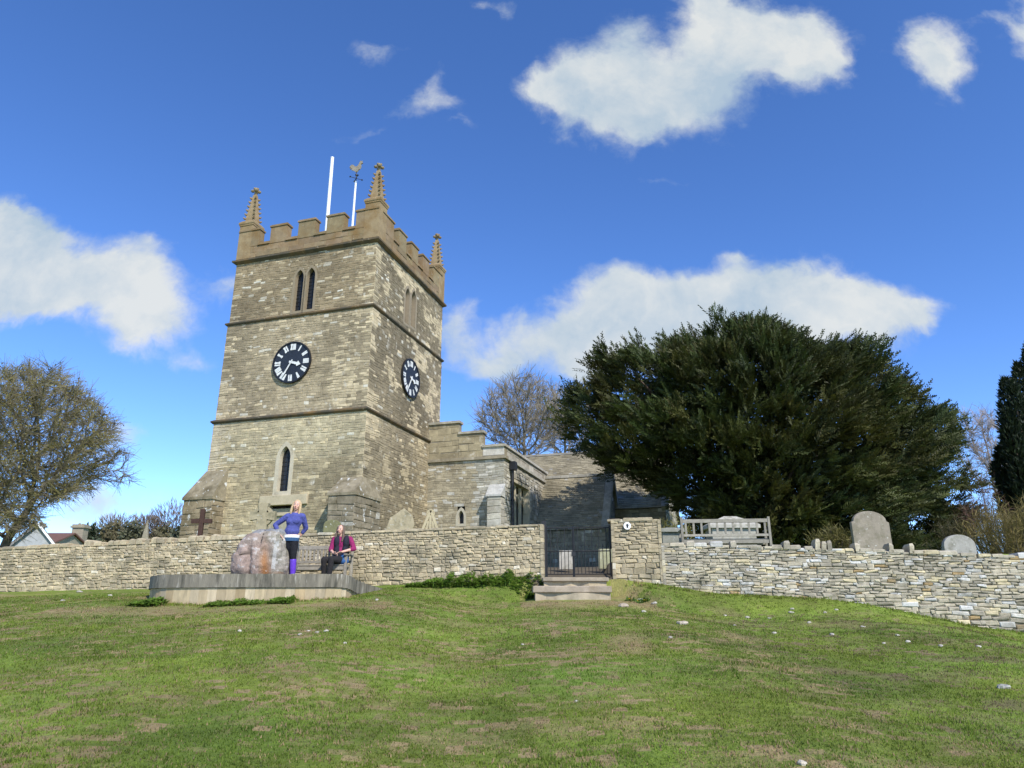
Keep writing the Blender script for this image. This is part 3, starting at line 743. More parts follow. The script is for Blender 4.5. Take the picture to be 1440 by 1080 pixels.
# ---------------------------------------------------------------- dry stone walls
def pal(x=0):
    r=R.random()
    if r<.34: c=V((.40,.345,.245))
    elif r<.68: c=V((.34,.30,.225))
    elif r<.82: c=V((.27,.24,.185))
    elif r<.95: c=V((.46,.40,.28))
    else: c=V((.56,.54,.48))
    c=c.lerp(V((.365,.32,.235)),.35)
    return tuple(c*R.uniform(.84,1.16))
def pal_left(): 
    c=V(pal()); return tuple(V((c.x*1.14,c.y*1.07,c.z*.93)))
def pal_right(u):
    r=R.random()
    if r<.10: c=V((.56,.47,.29))
    elif r<.18: c=V((.52,.5,.45))
    elif r<.205: c=V((.36,.25,.12))
    else: return tuple(V(pal())*1.08)
    return tuple(c*R.uniform(.8,1.15))
def drywall(name,x0,x1,topf,thick,colf,label,course=(.035,.085),length=(.055,.22),extra=None,cope=None,deep=.035):
    m=MB(); 
    # arc length samples
    n=200; xs_=[lerp(x0,x1,i/n) for i in range(n+1)]; pts=[V((x,WY(x),0)) for x in xs_]
    s=[0]
    for a,b in zip(pts,pts[1:]): s.append(s[-1]+(b-a).length)
    Ls=s[-1]
    def at(u):
        u=clamp(u,0,Ls); i=min(int(u/Ls*n),n-1)
        while i>0 and s[i]>u: i-=1
        while i<n-1 and s[i+1]<u: i+=1
        t=(u-s[i])/(s[i+1]-s[i]); p=pts[i].lerp(pts[i+1],t); d=(pts[i+1]-pts[i]).normalized(); return p,d
    # core
    vs=[];fs=[]
    for i in range(0,n+1,4):
        p=pts[i]; d=at(s[i])[1]; nn=V((-d.y,d.x,0)); tz=topf(p.x)-.06; bz=min(FZ(p.x),GZ(p.x,p.y-.1))-.3
        for q,zz in((p+nn*.03,bz),(p+nn*.03,tz),(p+nn*(thick-.03),tz),(p+nn*(thick-.03),bz)): vs.append(V((q.x,q.y,zz)))
    k=len(vs)//4
    for i in range(k-1):
        for j in range(4): fs.append((i*4+j,i*4+(j+1)%4,(i+1)*4+(j+1)%4,(i+1)*4+j))
    fs+=[(0,1,2,3),tuple((k-1)*4+j for j in(3,2,1,0))]
    m.add(vs,fs,(.22,.19,.135))
    for back in (0,1):
        v=0
        while v<2.3:
            ch=R.uniform(*course)*(1+.35*(v>.9)) if not back else .2
            u=0
            while u<Ls-1e-3:
                L=R.uniform(*length)*(.7+ch*5) if not back else R.uniform(.3,.6)
                if Ls-u-L<.1: L=Ls-u
                uc=u+L/2; p,d=at(uc); nn=V((-d.y,d.x,0)); tz=topf(p.x); wv_=min(1,v*4)*(.05*noise.noise(V((uc*.9,v*.7,x0)))+.025*noise.noise(V((uc*2.7,v*2,x0+5)))); zt_=tz-v+wv_+R.uniform(-.1,.1)*ch*(v>0); zb_=tz-v-ch+wv_+R.uniform(-.1,.1)*ch
                g=R.uniform(.0,.004)
                ok= zt_>FZ(p.x)-.12
                if extra and ok: ok=extra(p.x,v)
                if ok:
                    D=R.uniform(-deep*.2,deep*.4); 
                    if back: o_=p+nn*(thick-.02); f_=nn
                    else: o_=p; f_=-nn
                    hu=L/2-g; c=colf(p.x) if colf.__code__.co_argcount else colf()
                    bv=min(.018,ch*.22,hu*.3)
                    def pt(uu,zz,dd): 
                        q=o_+d*uu+f_*dd; return V((q.x,q.y,zz))
                    j=lambda s_=.012:R.uniform(-s_,s_)
                    z0_,z1_=zb_+g*.7,zt_-g*.7
                    a=[(-hu,z0_),(hu,z0_),(hu,z1_),(-hu,z1_)]
                    tl=R.gauss(0,.06); a=[(x_+j(.014),z_+j(ch*.16)+tl*x_) for x_,z_ in a]
                    sg=[(1,1),(-1,1),(-1,-1),(1,-1)]
                    vs=[pt(x_,z_,-.1) for x_,z_ in a]+[pt(x_,z_,D-bv) for x_,z_ in a]+[pt(x_+sx*bv*R.uniform(.7,1.8),z_+sz*bv*R.uniform(.6,1.4),D+j(.006)) for (x_,z_),(sx,sz) in zip(a,sg)]
                    m.add(vs,[(8,9,10,11)]+[(q,(q+1)%4,4+(q+1)%4,4+q) for q in range(4)]+[(4+q,4+(q+1)%4,8+(q+1)%4,8+q) for q in range(4)],c)
                u+=L
            v+=ch
    # quoined ends
    for u,sg in ((0,-1),(Ls,1)):
        p,d=at(u); nn=V((-d.y,d.x,0)); zb_=FZ(p.x)-.2
        while zb_<topf(p.x)-.03:
            hh=min(R.uniform(.1,.18),topf(p.x)-zb_)
            q=p-nn*.02; m.box(V((q.x,q.y,zb_+.005))-d*sg*.05,d*sg*.075,nn*(thick+.02),Z*(hh-.01),colf(p.x) if colf.__code__.co_argcount else colf()); zb_+=hh
    wall=m.build(name,M['drystone'],None,org=V((pts[0].x,pts[0].y,FZ(pts[0].x))))
    tag(wall,label,'wall')
    if cope:
        m=MB(); u=0.05
        while u<Ls-.05:
            p,d=at(u); nn=V((-d.y,d.x,0)); tz=topf(p.x); kind,hh,ww=cope(p.x)
            if extra and not extra(p.x,.05): u+=.2; continue
            c=colf(p.x) if colf.__code__.co_argcount else colf()
            if kind!='none':
                q=p-nn*.02; q=V((q.x,q.y,tz-.035)); tl=R.uniform(-.35,.35)*(1 if kind=='up' else .1)
                H=Z*hh+d*hh*tl*.5
                hw=ww*R.uniform(.8,1.1)/2
                t0=[q-d*hw,q+d*hw,q+d*hw+nn*(thick+.03),q-d*hw+nn*(thick+.03)]
                k2=R.uniform(.45,.8) if kind=='up' else R.uniform(.8,.95)
                t1=[q+H*.75-d*hw,q+H*.75+d*hw,q+H*.75+d*hw+nn*(thick+.02),q+H*.75-d*hw+nn*(thick+.02)]
                t2=[q+H+nn*.05-d*hw*k2,q+H*R.uniform(.92,1.08)+nn*.05+d*hw*k2,q+H+d*hw*k2+nn*(thick-.05),q+H-d*hw*k2+nn*(thick-.05)]
                m.add(t0+t1+t2,[(3,2,1,0),(8,9,10,11)]+[(i,(i+1)%4,4+(i+1)%4,4+i) for i in range(4)]+[(4+i,4+(i+1)%4,8+(i+1)%4,8+i) for i in range(4)],c)
            u+=ww*(R.uniform(1.05,1.4) if kind=='up' else R.uniform(1.0,1.15))
        m.build('coping',M['drystone'],wall)
    return wall
def tops(lst):
    o=[]
    for px,py,Y in lst:
        p=P(px,py,Y); o.append((p.x,p.z))
    return o
TL=[(-26,EYE+1.5)]+tops([(0,771,19.5),(200,763,18.9),(300,758,18.6),(500,748,18.),(620,743,17.6),(700,740,17.35),(765,737,17.2)])
TR=tops([(865,770,17.),(930,766,16.9),(1000,767,16.7),(1100,770,16.4),(1200,773,16.1),(1300,777,15.85),(1440,783,15.5)])+[(20,EYE+.85)]
def cope_l(x):
    px=720+x/(17.6)*1000
    if px<315 and px>25: return (('none' if R.random()<.12 else 'up'),R.uniform(.10,.17),R.uniform(.13,.22)) if px>60 else ('flat',.1,.3)
    if px<330: return ('flat',R.uniform(.06,.1),R.uniform(.25,.45))
    return ('flat',R.uniform(.045,.07),R.uniform(.3,.6))
def cope_r(x):
    r=R.random()
    if x<3.5: return ('flat',R.uniform(.08,.16),R.uniform(.2,.35))
    if x>6.6 and r<.26: return ('up',R.uniform(.16,.27),R.uniform(.07,.13))
    if r<.34: return ('up',R.uniform(.1,.18),R.uniform(.1,.2))
    if r<.6: return ('flat',R.uniform(.08,.15),R.uniform(.15,.35))
    return ('flat',R.uniform(.04,.08),R.uniform(.15,.3))
drywall('dry_stone_wall',-24.,.72,lambda x:interp(x,TL),.45,pal_left,'long buff dry stone wall running left from the gate, behind the boulder terrace',cope=cope_l)
pilx=P(928,760,16.9).x
drywall('dry_stone_wall',pilx+.02,19.,lambda x:interp(x,TR),.45,pal_right,'pale dry stone wall running right from the gate pier, below the big yew',course=(.035,.085),length=(.07,.3),cope=cope_r,deep=.045)
pz=P(890,731,17.).z
drywall('gate_pier',2.36,pilx,lambda x:pz,.5,lambda:tuple(V(pal_left())*.93),'square stone gate pier with a white disc, right of the iron gate',course=(.04,.10),length=(.07,.28),cope=lambda x:('flat',R.uniform(.05,.09),R.uniform(.2,.4)))
# round waymark disc
p=P(881.5,740,WY(2.6)); mp=V((p.x,WY(p.x)-.04,p.z))
wm=MB(); n=24; dU=V((1,-.09,0)).normalized(); dN=V((-.09,-1,0)).normalized()
wm.prism(mp,dU,Z,[(.085*math.cos(2*math.pi*k/n),.085*math.sin(2*math.pi*k/n)) for k in range(n)],dN,-.03,.02)
wo=wm.build('waymark',M['white'],None,org=mp); tag(wo,'small round white waymark disc fixed to the gate pier','sign')
wm=MB(); wm.prism(mp,dU,Z,[(-.018,-.045),(.022,-.045),(.022,.01),(.045,.01),(.0,.055),(-.04,.01),(-.018,.01)],dN,.02,.024)
wm.build('arrow',M['iron'],wo)
# ---------------------------------------------------------------- gate and steps
gl=V((.80,17.42,0)); gr=V((2.36,17.28,0)); gz=P(815,811,17.3).z
gate=empty('iron_gate',(gl.x,gl.y,gz),'black wrought iron double gate with upright bars between wall and pier','gate')
gd=(gr-gl); gL=gd.length; gd/=gL
ztop=P(815,742,17.35).z-gz; zmid=P(815,775,17.35).z-gz
for s,(a,b) in enumerate(((.03,gL*.42),(gL*.42+.02,gL-.03))):
    m=MB(); o=V((gl.x,gl.y,gz))
    pa,pb_=o+gd*a,o+gd*b
    for q in(pa,pb_): m.bar(q,q+Z*(ztop+.04),.02,n=6)
    for zz in(.06,zmid,ztop): m.bar(pa+Z*zz,pb_+Z*zz,.014,n=6)
    leaf=m.build('gate_leaf',M['iron'],gate)
    m=MB(); k=a+.09
    i=0
    while k<b-.05:
        q=o+gd*k; hh=ztop if i%2==0 else zmid+.09
        m.bar(q+Z*.06,q+Z*hh,.009,n=5); 
        if i%2: m.lathe(q+Z*hh,[(.009,0),(.017,.03),(.002,.08)],5)
        k+=.085; i+=1
    m.build('bars',M['iron'],leaf)
m=MB(); q=V((gl.x,gl.y,gz))+gd*(gL*.42+.01); m.box(q+Z*(zmid-.12)-V((.05,.03,0)),V((.1,0,0)),V((0,.06,0)),Z*.1); m.build('latch',M['iron'],gate)
m=MB(); q=V((gl.x-.02,gl.y,gz-.15)); m.box(q-V((.06,.04,0)),V((.1,0,0)),V((0,.1,0)),Z*(ztop+.32)); m.build('gate_post',M['iron'],gate)
def slab(m,x0,x1,y0,y1,zb,zt,c,jag=.04):
    n=7; fr=[(lerp(x0,x1,i/n),y0+R.uniform(-jag,jag)) for i in range(n+1)]; ou=fr+[(x1,y1),(x0,y1)]
    m.prism(V((0,0,0)),V((1,0,0)),V((0,1,0)),ou,Z,zb,zt,c)
st=empty('stone_steps',(1.6,16.7,P(805,840,15.95).z),'two worn stone steps leading up to the iron gate','steps')
m=MB(); pl=P(757,828,16.05); pr=P(862,828,16.05); zt1=P(805,824,16.05).z; slab(m,pl.x-.12,pr.x-.03,16.0,16.75,zt1-.14,zt1,(.33,.27,.2)); m.build('tread',M['step'],st,bevel=.02)
m=MB(); slab(m,pl.x-.07,pr.x-.05,16.06,16.7,zt1-.5,zt1-.143,(.36,.3,.21)); m.build('riser',M['step'],st,bevel=.01)
m=MB(); zt2=P(815,812,16.7).z; slab(m,pl.x+.12,pr.x-.0,16.62,17.9,zt2-.09,zt2,(.3,.25,.18)); m.build('tread',M['step'],st,bevel=.02)
m=MB(); slab(m,pl.x+.15,pr.x-.05,16.7,17.8,zt1-.1,zt2-.093,(.42,.34,.22)); m.build('riser',M['step'],st,bevel=.01)
# ---------------------------------------------------------------- terrace with boulder
pcx,pcy=P(345,830,15.8).x,15.8
ztp=P(345,807.5,14.2).z
terr=empty('stone_terrace',(pcx,pcy,ztp-.7),'low curved stone terrace with a dark coping, carrying boulder and bench','terrace')
def offs(poly,d):
    cx=sum(p[0] for p in poly)/len(poly); cy=sum(p[1] for p in poly)/len(poly); o=[]
    for i,(x,y) in enumerate(poly):
        x0,y0=poly[i-1]; x1,y1=poly[(i+1)%len(poly)]
        tx,ty=x1-x0,y1-y0; L=math.hypot(tx,ty); nx_,ny_=ty/L,-tx/L
        if nx_*(x-cx)+ny_*(y-cy)<0: nx_,ny_=-nx_,-ny_
        o.append((x+nx_*d,y+ny_*d))
    return o
hgt=[0,0,0,0,0,0,0,0,-.08,-.16,-.24]
def smooth_open(pts,k=6):
    o=[]
    for i in range(len(pts)-1):
        p0=pts[max(i-1,0)];p1=pts[i];p2=pts[i+1];p3=pts[min(i+2,len(pts)-1)]
        for j in range(k):
            t=j/k; o.append(tuple(.5*((2*b)+(-a+c)*t+(2*a-5*b+4*c-d)*t*t+(-a+3*b-3*c+d)*t**3) for a,b,c,d in zip(p0,p1,p2,p3)))
    return o+[pts[-1]]
P3=smooth_open([(x,y,h) for (x,y),h in zip(PP,hgt)],5)
def ringwall(m,inset0,inset1,zlo,zhi,colf,chunk,gap=.004):
    a=offs([(x,y) for x,y,h in P3],inset0); b=offs([(x,y) for x,y,h in P3],inset1); h=[q[2] for q in P3]
    i=0;u=0
    for i in range(len(P3)-1):
        n=max(1,int(math.hypot(a[i+1][0]-a[i][0],a[i+1][1]-a[i][1])/chunk))
        for j in range(n):
            t0=(j+gap*2)/n; t1=(j+1-gap*2)/n
            la=lambda t:(lerp(a[i][0],a[i+1][0],t),lerp(a[i][1],a[i+1][1],t)); lb=lambda t:(lerp(b[i][0],b[i+1][0],t),lerp(b[i][1],b[i+1][1],t))
            dz=R.uniform(-.006,.006); dd=R.uniform(0,.008)
            hh=lerp(h[i],h[i+1],.5)
            q=[la(t0),la(t1),lb(t1),lb(t0)]
            m.hexa([V((x,y,zlo+hh*.0 if zlo<ztp-.3 else zlo+hh)) for x,y in q]+[V((x,y,zhi+hh+dz)) for x,y in q],colf())
m=MB(); ringwall(m,0,-.35,ztp-.7,ztp-.25,lambda:tuple(V(R.choice([(.42,.33,.2),(.37,.29,.18),(.47,.38,.25),(.4,.3,.17)]))*R.uniform(.8,1.2)),.32); m.build('retaining_wall',M['streak2'],terr)
m=MB(); ringwall(m,.035,-.4,ztp-.247,ztp,lambda:tuple(V((.20,.178,.135))*R.uniform(.88,1.12)),.085); m.build('coping',M['streak'],terr)
m=MB(); ins=offs([(x,y) for x,y,h in P3],-.3)
cen=V((pcx,16.2,ztp-.05)); vs=[cen]+[V((x,y,ztp-.06+h)) for (x,y),(_,_,h) in zip(ins,P3)]
m.add(vs,[(0,i,i+1) for i in range(1,len(vs)-1)]+[(0,len(vs)-1,1)],(.3,.27,.2)); m.build('paving',M['step'],terr)
# boulder
def boulder():
    c=P(371,808,15.55); c.z=ztp-.07
    W=P(411,800,15.55).x-P(330,800,15.55).x; H=P(370,746,15.55).z-c.z
    n,mm=120,76; vs=[];fs=[]; m=MB()
    for i in range(mm+1):
        ph=math.pi*i/mm
        for k in range(n):
            t=2*math.pi*k/n; d=V((math.sin(ph)*math.cos(t),math.sin(ph)*math.sin(t),-math.cos(ph)))
            # superellipsoid body
            e=4.2; s=(abs(d.x)**e+abs(d.y)**e+abs(d.z)**e)**(-1/e)
            q=d*s
            r=1+.07*noise.noise(q*1.6+V((3,1,7)))+.05*noise.noise(q*3.7)+.03*noise.noise(q*8)+.018*noise.noise(q*17)
            # two lobes split by a cleft
            cleft=math.exp(-((q.x+.35+.15*q.z)/.09)**2)*.16*clamp(.9-q.z)
            r-=cleft
            x=q.x*r*W/2; y=q.y*r*.48; z=(q.z*r+1)*H/2
            if q.x<-.3: z*=1-.2*clamp(-(q.x+.3)/.7)*(q.z>0)
            x+= .06*W*(-q.z)*(1 if q.x<0 else 0)*-1
            vs.append(c+V((x,y,z)))
    for i in range(mm):
        for k in range(n): 
            fs.append((i*n+k,i*n+(k+1)%n,(i+1)*n+(k+1)%n,(i+1)*n+k))
    for f in fs:
        p=(vs[f[0]]+vs[f[2]])/2-c; x=p.x/(W/2); z=p.z/H
        a=.5*noise.noise(p*3); b=noise.noise(p*6+V((5,5,5)))
        pink=V((.315,.235,.195)); grey=V((.275,.245,.20)); rust=V((.33,.15,.055)); col=grey
        col=pink.lerp(grey,clamp((x-.1+1.6*a)*1.2+.3))
        b2=noise.noise(p*14+V((1,2,3))); col=col*(1+.4*b+.3*b2)
        if b2+.5*b>.42: col=col.lerp(V((.47,.44,.41)),.6)
        if x>.05 and b-.4*b2>.3: col=col.lerp(V((.14,.14,.10)),.5)
        rt=math.exp(-((x-.22-.2*(.4-z))/.16)**2)*clamp(1.15-z*1.4+a*.6)
        col=col.lerp(rust,clamp(rt*1.3))
        if z<.16 and x>-.2: col=col.lerp(rust,.5*clamp((.16-z)*9+b))
        if z>.9+.2*a: col=col.lerp(V((.2,.21,.22)),.8)
        if x<-.45 and z<.25: col=col.lerp(V((.09,.085,.08)),clamp((.27-z)*5+b))  # shade at the lower left, away from the sun, put into the colour
        if abs(x-.55-.05*b)<.06 and .2<z<.75: col=col.lerp(V((.5,.49,.46)),.6)
        m.add([vs[i] for i in f],[(0,1,2,3)],tuple(col))
    me=m
    o=m.build('boulder',M['rock'],None,org=c)
    bm=bmesh.new(); bm.from_mesh(o.data); bmesh.ops.remove_doubles(bm,verts=bm.verts,dist=1e-4); bmesh.ops.recalc_face_normals(bm,faces=bm.faces); bm.to_mesh(o.data); bm.free()
    o.data.polygons.foreach_set('use_smooth',[True]*len(o.data.polygons))
    tag(o,'big rounded boulder, pink on one side with a rust streak, standing on the terrace','boulder')
boulder()
# ---------------------------------------------------------------- wooden bench on the terrace
def slat_bench(name,c,L,rz,label,seat_h=.44,back_h=.9,n=13,wc=(.27,.24,.19),arm=True,facing_cam=True):
    b=empty(name,c,label,'bench'); u=V((math.cos(rz),math.sin(rz),0)); f=V((math.sin(rz),-math.cos(rz),0)); c=V(c)
    if not facing_cam: f=-f
    D=.5
    def rc(): 
        k=R.uniform(.8,1.2); return tuple(V(wc)*k)
    for s in(-1,1):
        m=MB(); m.box(c+u*(s*L/2)-u*.03+f*(D/2-.06),u*.06,f*.06,Z*(.64 if arm else seat_h),rc()); m.build('leg',M['wood'],b,bevel=.006)
        m=MB(); m.box(c+u*(s*L/2)-u*.03-f*(D/2),u*.06,f*.065,Z*(back_h+.05),rc()); m.build('leg',M['wood'],b,bevel=.006)
        if arm:
            m=MB(); m.box(c+u*(s*L/2)-u*.04-f*(D/2-.067)+Z*.643,u*.08,f*(D-.02),Z*.035,rc()); m.build('armrest',M['wood'],b,bevel=.008)
    m=MB()
    for k in range(5): m.box(c-u*(L/2-.034)-f*(D/2-.08)+f*(k*.088)+Z*(seat_h-.03),u*(L-.068),f*.07,Z*.028,rc())
    m.build('seat',M['wood'],b,bevel=.005)
    m=MB(); m.box(c-u*(L/2-.034)+f*(D/2-.05)+Z*(seat_h-.12),u*(L-.068),f*.035,Z*.085,rc()); m.box(c-u*(L/2-.034)-f*(D/2-.02)+Z*(seat_h-.12),u*(L-.068),f*.035,Z*.085,rc()); m.build('apron',M['wood'],b)
    m=MB(); m.box(c-u*(L/2-.033)-f*(D/2-.01)+Z*(back_h-.09),u*(L-.066),f*.045,Z*.09,rc()); m.box(c-u*(L/2-.033)-f*(D/2-.012)+Z*(seat_h+.05),u*(L-.066),f*.04,Z*.06,rc()); 
    for k in range(n):
        x=-L/2+.1+(L-.2)*k/(n-1); m.box(c+u*(x-.026)-f*(D/2-.018)+Z*(seat_h+.113),u*.052,f*.022,Z*(back_h-.09-seat_h-.116),rc())
    m.build('backrest',M['wood'],b,bevel=.004)
    return b
be=P(489,812,17.15); bz=ztp-.09
bL=1.5; rzb=-.1; bu=V((math.cos(rzb),math.sin(rzb),0)); bc=V((be.x,be.y,bz))-bu*(bL/2)
slat_bench('wooden_bench',bc,bL,rzb,'weathered wooden bench on the terrace with the seated woman',n=15)
# bench behind the right wall, back to the viewer
q0=P(962,766,18.2); q1=P(1086,766,18.0); cz=P(1020,733,18.1).z-.9
mid=(q0+q1)/2; L=(q1-q0).length
slat_bench('garden_bench',(mid.x,mid.y+.25,P(1020,728,18.1).z-.95),L,math.atan2(q1.y-q0.y,q1.x-q0.x),'grey slatted garden bench seen from behind above the right wall',n=11,back_h=.92,wc=(.27,.245,.195),facing_cam=False)
# ---------------------------------------------------------------- graves
def roundtop(w,h,sh=0.,rise=None,n=10):
    r=rise if rise is not None else w/2; pts=[(-w/2,0),(w/2,0)]
    if sh>0: pts+=[(w/2,h-r-.0),(w/2-sh,h-r+.02)]
    ww=w/2-sh
    for k in range(n+1):
        t=math.pi*k/n; pts.append((ww*math.cos(t),h-r+r*math.sin(t)+.02*(sh>0)))
    if sh>0: pts+=[(-(w/2-sh),h-r+.02),(-w/2,h-r)]
    o=[]
    for p in pts:
        if not o or (abs(p[0]-o[-1][0])+abs(p[1]-o[-1][1]))>1e-4: o.append(p)
    return o
def headstone(px,ptop,Y,wpx,outline,label,col,th=.1,tilt=0,rz=0,name='headstone',cat='gravestone',drop=.0,mt='grave'):
    top=P(px,ptop,Y); b=yard(top.x,Y)-.05; h=top.z-b; w=wpx/F*(.953*Y+.6)
    u=V((math.cos(rz)*math.cos(tilt),math.sin(rz)*math.cos(tilt),-math.sin(tilt))); f=V((math.sin(rz),-math.cos(rz),0)); up=f.cross(u)*-1
    if up.z<0: up=-up
    m=MB(); m.col=col; m.prism(V((top.x,Y,b))-up*.1,u,up,[(a,c+ (0 if c==0 else .1)) for a,c in outline(w,h)],f,-th/2,th/2)
    o=m.build(name,M[mt],None,bevel=.012,org=V((top.x,Y,b))); return tag(o,label,cat)
headstone(1220,720,18.6,56,lambda w,h:roundtop(w,h,.06,w*.26),'tall grey headstone with a rounded shouldered top, alone on the right above the wall',(.245,.21,.16),rz=.1)
headstone(1345,752,18.,42,lambda w,h:roundtop(w,h,0,w*.35),'low squat rounded headstone near the right end of the wall',(.33,.31,.27),rz=-.1,th=.14)
headstone(547,712,22.4,36,lambda w,h:[(-w/2,0),(w/2,0),(w/2,h*.8),(w*.3,h*.93),(-w*.1,h),(-w/2,h*.78)],'pale leaning rough-topped headstone in front of the tower corner',(.36,.30,.19),tilt=.3)
headstone(208,731,30,22,lambda w,h:[(-w/2,0),(w/2,0),(w/2,h*.45),(w*.22,h*.62),(w*.1,h*.84),(0,h),(-w*.1,h*.84),(-w*.22,h*.62),(-w/2,h*.45)],'small pointed gravestone over the left wall, left of the tower',(.3,.28,.22))
headstone(468,731,20.5,24,lambda w,h:roundtop(w,h,0,w*.3),'mossy rounded headstone behind the seated woman',(.17,.165,.08))
headstone(796,774,20.5,20,lambda w,h:[(-w/2,0),(w/2,0),(w/2,h),(-w/2,h)],'pale square-topped headstone seen through the left bars of the gate',(.42,.39,.32))
headstone(851,772,20.2,20,lambda w,h:[(-w/2,0),(w/2,0),(w/2,h),(-w/2,h)],'olive square-topped headstone seen through the right bars of the gate',(.34,.33,.2))
# open trefoil monument at the aisle foot
top=P(606,716,24.5); b=yard(top.x,24.5)-.05; m=MB(); m.col=(.44,.37,.23); h=top.z-b; w=.9; c=V((top.x,24.5,b))
m.box(c-V((w/2,.09,0)),V((w,0,0)),V((0,.18,0)),Z*(h*.42))
for s in(1,-1):
    m.bar(c+V((s*w*.5,0,h*.42)),c+V((0,0,h*.98)),.06,n=4); m.bar(c+V((s*w*.22,0,h*.42)),c+V((s*w*.08,0,h*.8)),.045,n=4)
m.bar(c+V((0,0,h*.42)),c+V((0,0,h*.9)),.05,n=4)
for k in range(12):
    t=k*math.pi/6; t2=t+math.pi/6; m.bar(c+V((.12*math.cos(t),0,h*.93+.12*math.sin(t))),c+V((.12*math.cos(t2),0,h*.93+.12*math.sin(t2))),.035,n=4)
tag(m.build('grave_monument',M['dress'],None,org=c),'pale pierced gabled grave monument at the foot of the aisle wall','gravestone')
# celtic cross behind the boulder
def celtic(px,ptop,Y,label):
    top=P(px,ptop,Y); b=yard(top.x,Y)-.05; h=top.z-b; c=V((top.x,Y,b)); m=MB(); m.col=(.34,.29,.18)
    u=V((1,0,0)); f=V((0,-1,0)); ch=h-.36
    m.prism(c,u,Z,[(-.2,0),(.2,0),(.13,ch),(.1,ch+.1),(.15,h),(-.15,h),(-.1,ch+.1),(-.13,ch)],f,-.09,.09)
    m.prism(c+Z*ch,u,Z,[(-.36,-.13),(-.1,-.09),(-.1,.09),(-.36,.13)],f,-.085,.085); m.prism(c+Z*ch,u,Z,[(.36,-.13),(.36,.13),(.1,.09),(.1,-.09)],f,-.085,.085)
    n=24
    for k in range(n):
        t,t2=2*math.pi*k/n,2*math.pi*(k+1)/n; q=lambda r,a:(r*math.cos(a),r*math.sin(a))
        m.prism(c+Z*ch,u,Z,[q(.2,t),q(.29,t),q(.29,t2),q(.2,t2)],f,-.06,.06)
    m.box(c-V((.35,.25,.05)),V((.7,0,0)),V((0,.5,0)),Z*.5)
    tag(m.build('celtic_cross',M['grave'],None,org=c),label,'grave cross')
celtic(372,708,20.5,'weathered stone ring-headed cross rising behind the boulder')
# rust coloured cross
top=P(286,716,21.3); b=yard(top.x,21.3)-.1; c=V((top.x,21.3,b)); m=MB(); h=top.z-b
m.box(c-V((.065,.05,0)),V((.13,0,0)),V((0,.1,0)),Z*h); m.box(c+V((-.3,-.052,h-.42)),V((.233,0,0)),V((0,.1,0)),Z*.13); m.box(c+V((.067,-.052,h-.42)),V((.233,0,0)),V((0,.1,0)),Z*.13)
tag(m.build('memorial_cross',M['rust'],None,bevel=.01,org=c),'dark rusty brown plain cross in front of the left tower buttress','grave cross')
# chest tomb and table tomb
def tomb(px0,px1,ptop,Y,label,hip,col,dy=.9):
    a=P(px0,ptop,Y); d=P(px1,ptop,Y); b=yard(a.x,Y)-.05; w=d.x-a.x; c=V(((a.x+d.x)/2,Y+dy/2,b)); h=a.z-b-hip
    t=empty('chest_tomb',c,label,'tomb'); m=MB(); m.col=col; m.cbox(c+Z*(h-.12)/2,w*.84,dy*.8,h-.12); m.build('chest',M['grave'],t,bevel=.01)
    m=MB(); m.col=tuple(V(col)*1.1); o=c+Z*(h-.117)
    r=[(w/2,dy/2,0),(w/2,dy/2,.1),(w*.40,dy*.36,.1+hip*.35),(w*.12,dy*.12,.12+hip)]
    vs=[];
    for x,y,zz in r: vs+=[o+V((-x,-y,zz)),o+V((x,-y,zz)),o+V((x,y,zz)),o+V((-x,y,zz))]
    m.add(vs,[(3,2,1,0),(12,13,14,15)]+[(i*4+k,i*4+(k+1)%4,(i+1)*4+(k+1)%4,(i+1)*4+k) for i in range(3) for k in range(4)]); m.build('lid',M['grave'],t,bevel=.008)
tomb(995,1068,724,20.,'grey chest tomb with a shallow pointed lid behind the slatted garden bench',.24,(.36,.335,.28))
tomb(929,962,740,19.2,'low flat-lidded tomb between the gate pier and the garden bench',.03,(.24,.235,.19))
# ---------------------------------------------------------------- plants
def leafmesh(name,verts,cols,mat_,parent=None):
    n=len(verts)//4; return np_mesh(name,np.array([tuple(v) for v in verts]),np.arange(n*4).reshape(-1,4),np.array(cols),mat_,parent)
def leafquad(vs,cs,p,d,L,w,c,side=None):
    """elongated diamond leaf from p along d"""
    s=side or V((R.gauss(0,1),R.gauss(0,1),R.gauss(0,1))); s=s.cross(d)
    if s.length<1e-5: s=V((1,0,0)).cross(d)
    s.normalize(); m=p+d*(L*.5)
    vs+= [p,m+s*(w/2),p+d*L,m-s*(w/2)]; cs.append(c)
def rnd_dir(): 
    v=V((R.gauss(0,1),R.gauss(0,1),R.gauss(0,1))); return v.normalized()
def branch_mesh(mb,nodes,par,rad,sides=5,minr=0.,c=(.1,.09,.07)):
    for i,p in enumerate(par):
        if p<0 or rad[i]<minr: continue
        mb.bar(nodes[p],nodes[i],max(rad[p]*.97,rad[i]),rad[i],n=(7 if rad[i]>.08 else sides if rad[i]>.03 else 3),c=tuple(V(c)*R.uniform(.85,1.15)),cap=False)
